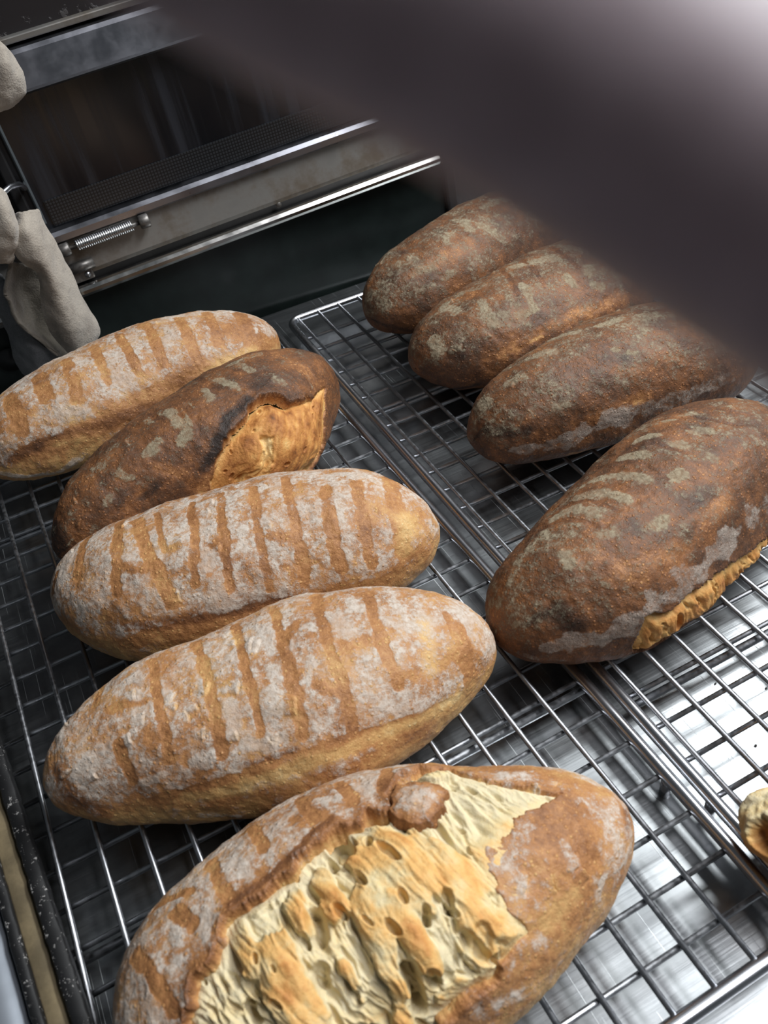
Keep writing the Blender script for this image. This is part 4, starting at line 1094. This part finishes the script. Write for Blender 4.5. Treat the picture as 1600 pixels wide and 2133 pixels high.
# ---------------------------------------------------------------- torn bread piece at the right edge
def bread_piece(hole_dir):
    n1, n2 = 130, 170
    th = np.linspace(.004, math.pi - .004, n1); ph = np.linspace(0, 2 * math.pi, n2, endpoint=False)
    T, PH = np.meshgrid(th, ph, indexing='ij')
    # axis along x, torn face at -x
    X = np.stack([-np.cos(T) * .034, np.sin(T) * np.cos(PH) * .026, np.sin(T) * np.sin(PH) * .019], -1)
    N = X / np.linalg.norm(X, axis=-1, keepdims=True)
    P = X.reshape(-1, 3); sh = T.shape
    face = sstep(.010, -.006, X[..., 0] + fbm(P, .012, 3, 3).reshape(sh) * .004)
    d = fbm(P, .02, 3, 5).reshape(sh) * .0035 + fbm(P, .006, 3, 6).reshape(sh) * .0009
    hv = np.array(hole_dir); hv /= np.linalg.norm(hv)
    cosang = (N * hv).sum(-1)
    hole = sstep(.925, .985, cosang + fbm(P, .006, 3, 12).reshape(sh) * .02)
    d = d - hole * .011
    X = X + N * d[..., None]
    X[..., 2] = np.maximum(X[..., 2], -.0175) + .0175
    F = grid_faces(n1, n2, True)
    me, used = fast_mesh(X.reshape(-1, 3), F)
    toast = .62 * (1 - face) + .12 * face + fbm(P, .01, 3, 9).reshape(sh) * .18 + .50 * np.clip(hole, 0, 1) + .45 * sstep(.013, .003, X[..., 2])
    set_attrs(me, toast=np.clip(toast, 0, 1).ravel()[used])
    o = link('bread_piece', me, M_CRUMB)
    return tag(o, 'torn piece of pale bread with a brown hole at the right edge', 'bread')
from mathutils import Euler
BP_ROT = Euler((0, .85, math.radians(30)))
BP_CEN = Vector((.0235, -.5690, .05))
hd = .83 * (Vector(CAM_P) - BP_CEN).normalized() - .50 * Vector(CAM_R) + .08 * Vector(CAM_D)
bp_ = bread_piece(BP_ROT.to_matrix().inverted() @ hd)
bp_.location = (0.0101, -0.5813, ZT + R_W + .0105)
bp_.rotation_euler = (0, .85, math.radians(30))
bp_.scale = (.88, .88, .88)

# small burnt crumbs on the steel
rg = random.Random(3)
def crumb(x, y, z, r):
    bm = bmesh.new(); bmesh.ops.create_icosphere(bm, subdivisions=1, radius=r)
    for v in bm.verts: v.co *= rg.uniform(.7, 1.25)
    me = bpy.data.meshes.new('crumb'); bm.to_mesh(me); bm.free()
    o = link('bread_crumb', me, M_BOLT); o.location = (x, y, z)
    return tag(o, 'tiny burnt crumb lying on the steel under the right rack', 'crumb', 'crumbs on the table')
for x, y in ((.072, -.478), (.094, -.495), (.075, -.500), (.112, -.520), (.062, -.520)):
    crumb(x, y, .0006, .0007)

# ---------------------------------------------------------------- the hand whose finger is over the lens
def cam_pt(r, d_, f_):
    return Vector(CAM_P + CAM_R * r + CAM_D * d_ + CAM_F * f_)
def hand():
    mm = .001
    J = {}   # joints in camera axes (right, down, forward) in mm
    J['palm'] = (72, 56, -2, 15); J['wrist'] = (104, 104, -26, 21); J['arm'] = (150, 170, -62, 29); J['elbow'] = (200, 280, -110, 35)
    fingers = {
        'index': [(64, 24, 16, 9.8), (40, 4, 31, 8.4), (19.1, -11.2, 35, 7.3), (5.0, -20.3, 35, 7.1), (-7.9, -25.9, 34.5, 6.6), (-17, -30.5, 34, 5.0)],
        'middle': [(56, 46, 10, 10), (32, 43, 15, 9.0), (10, 43, 12.5, 8.2), (-8, 43, 9, 7.4), (-16, 43, 7.5, 6.0)],
        'ring': [(56, 64, 9, 9.6), (32, 62, 13.5, 8.8), (10, 62, 11.5, 8.0), (-8, 62, 8.5, 7.2), (-16, 62, 7, 5.8)],
        'little': [(60, 80, 6, 8.6), (38, 80, 11, 7.6), (20, 80, 9.5, 7.0), (6, 80, 7.5, 6.2), (-1, 80, 6.5, 5.0)],
        'thumb': [(66, 66, -18, 12), (46, 60, -23, 10.5), (26, 50, -21, 9.6), (10, 42, -18.5, 8.4), (2, 38, -17, 6.6)]}
    verts = []; rad = []; edges = []
    def add(p):
        verts.append(cam_pt(p[0] * mm, p[1] * mm, p[2] * mm)); rad.append(p[3] * mm); return len(verts) - 1
    ip = add(J['palm']); iw = add(J['wrist']); ia = add(J['arm']); ie = add(J['elbow'])
    edges += [(ip, iw), (iw, ia), (ia, ie)]
    for nme, ch in fingers.items():
        prev = ip
        for p in ch:
            k = add(p); edges.append((prev, k)); prev = k
    me = bpy.data.meshes.new('hand'); me.from_pydata(verts, edges, []); me.update()
    o = link('hand', me, M_SKIN)
    sk = o.modifiers.new('skin', 'SKIN'); sk.use_smooth_shade = True
    lay = me.skin_vertices[0] if me.skin_vertices else None
    if lay is None:
        bpy.context.view_layer.objects.active = o
        me.attributes
    for i, r in enumerate(rad):
        sv = me.skin_vertices[0].data[i]
        sv.radius = (r, r); sv.use_root = (i == 0)
    sb = o.modifiers.new('smooth', 'SUBSURF'); sb.levels = 2; sb.render_levels = 3
    return tag(o, 'blurred finger of the hand in front of the upper right of the view', 'hand')
hand()
pm = Matrix.Identity(4)
for i in range(3):
    pm[i][0] = CAM_R[i]; pm[i][1] = CAM_D[i]; pm[i][2] = CAM_F[i]; pm[i][3] = CAM_P[i]
ph_ = tag(empty('phone'), 'thin dark phone held in the hand, added unseen behind the view to shade the finger', 'phone')  # out-of-view phone, added to block light from behind on the finger
ph_.matrix_world = pm
link('body', box_mesh(-.058, .0095, -.0095, .129, -.0085, -.0012, .003, 3), plain('phone_shell', (.02, .02, .022), .4, .3, 50, .1), ph_)
link('screen', box_mesh(-.055, .0065, .006, .115, -.0088, -.0083, .0001), plain('phone_screen', (.01, .01, .012), .1, 0, 50, .1), ph_)
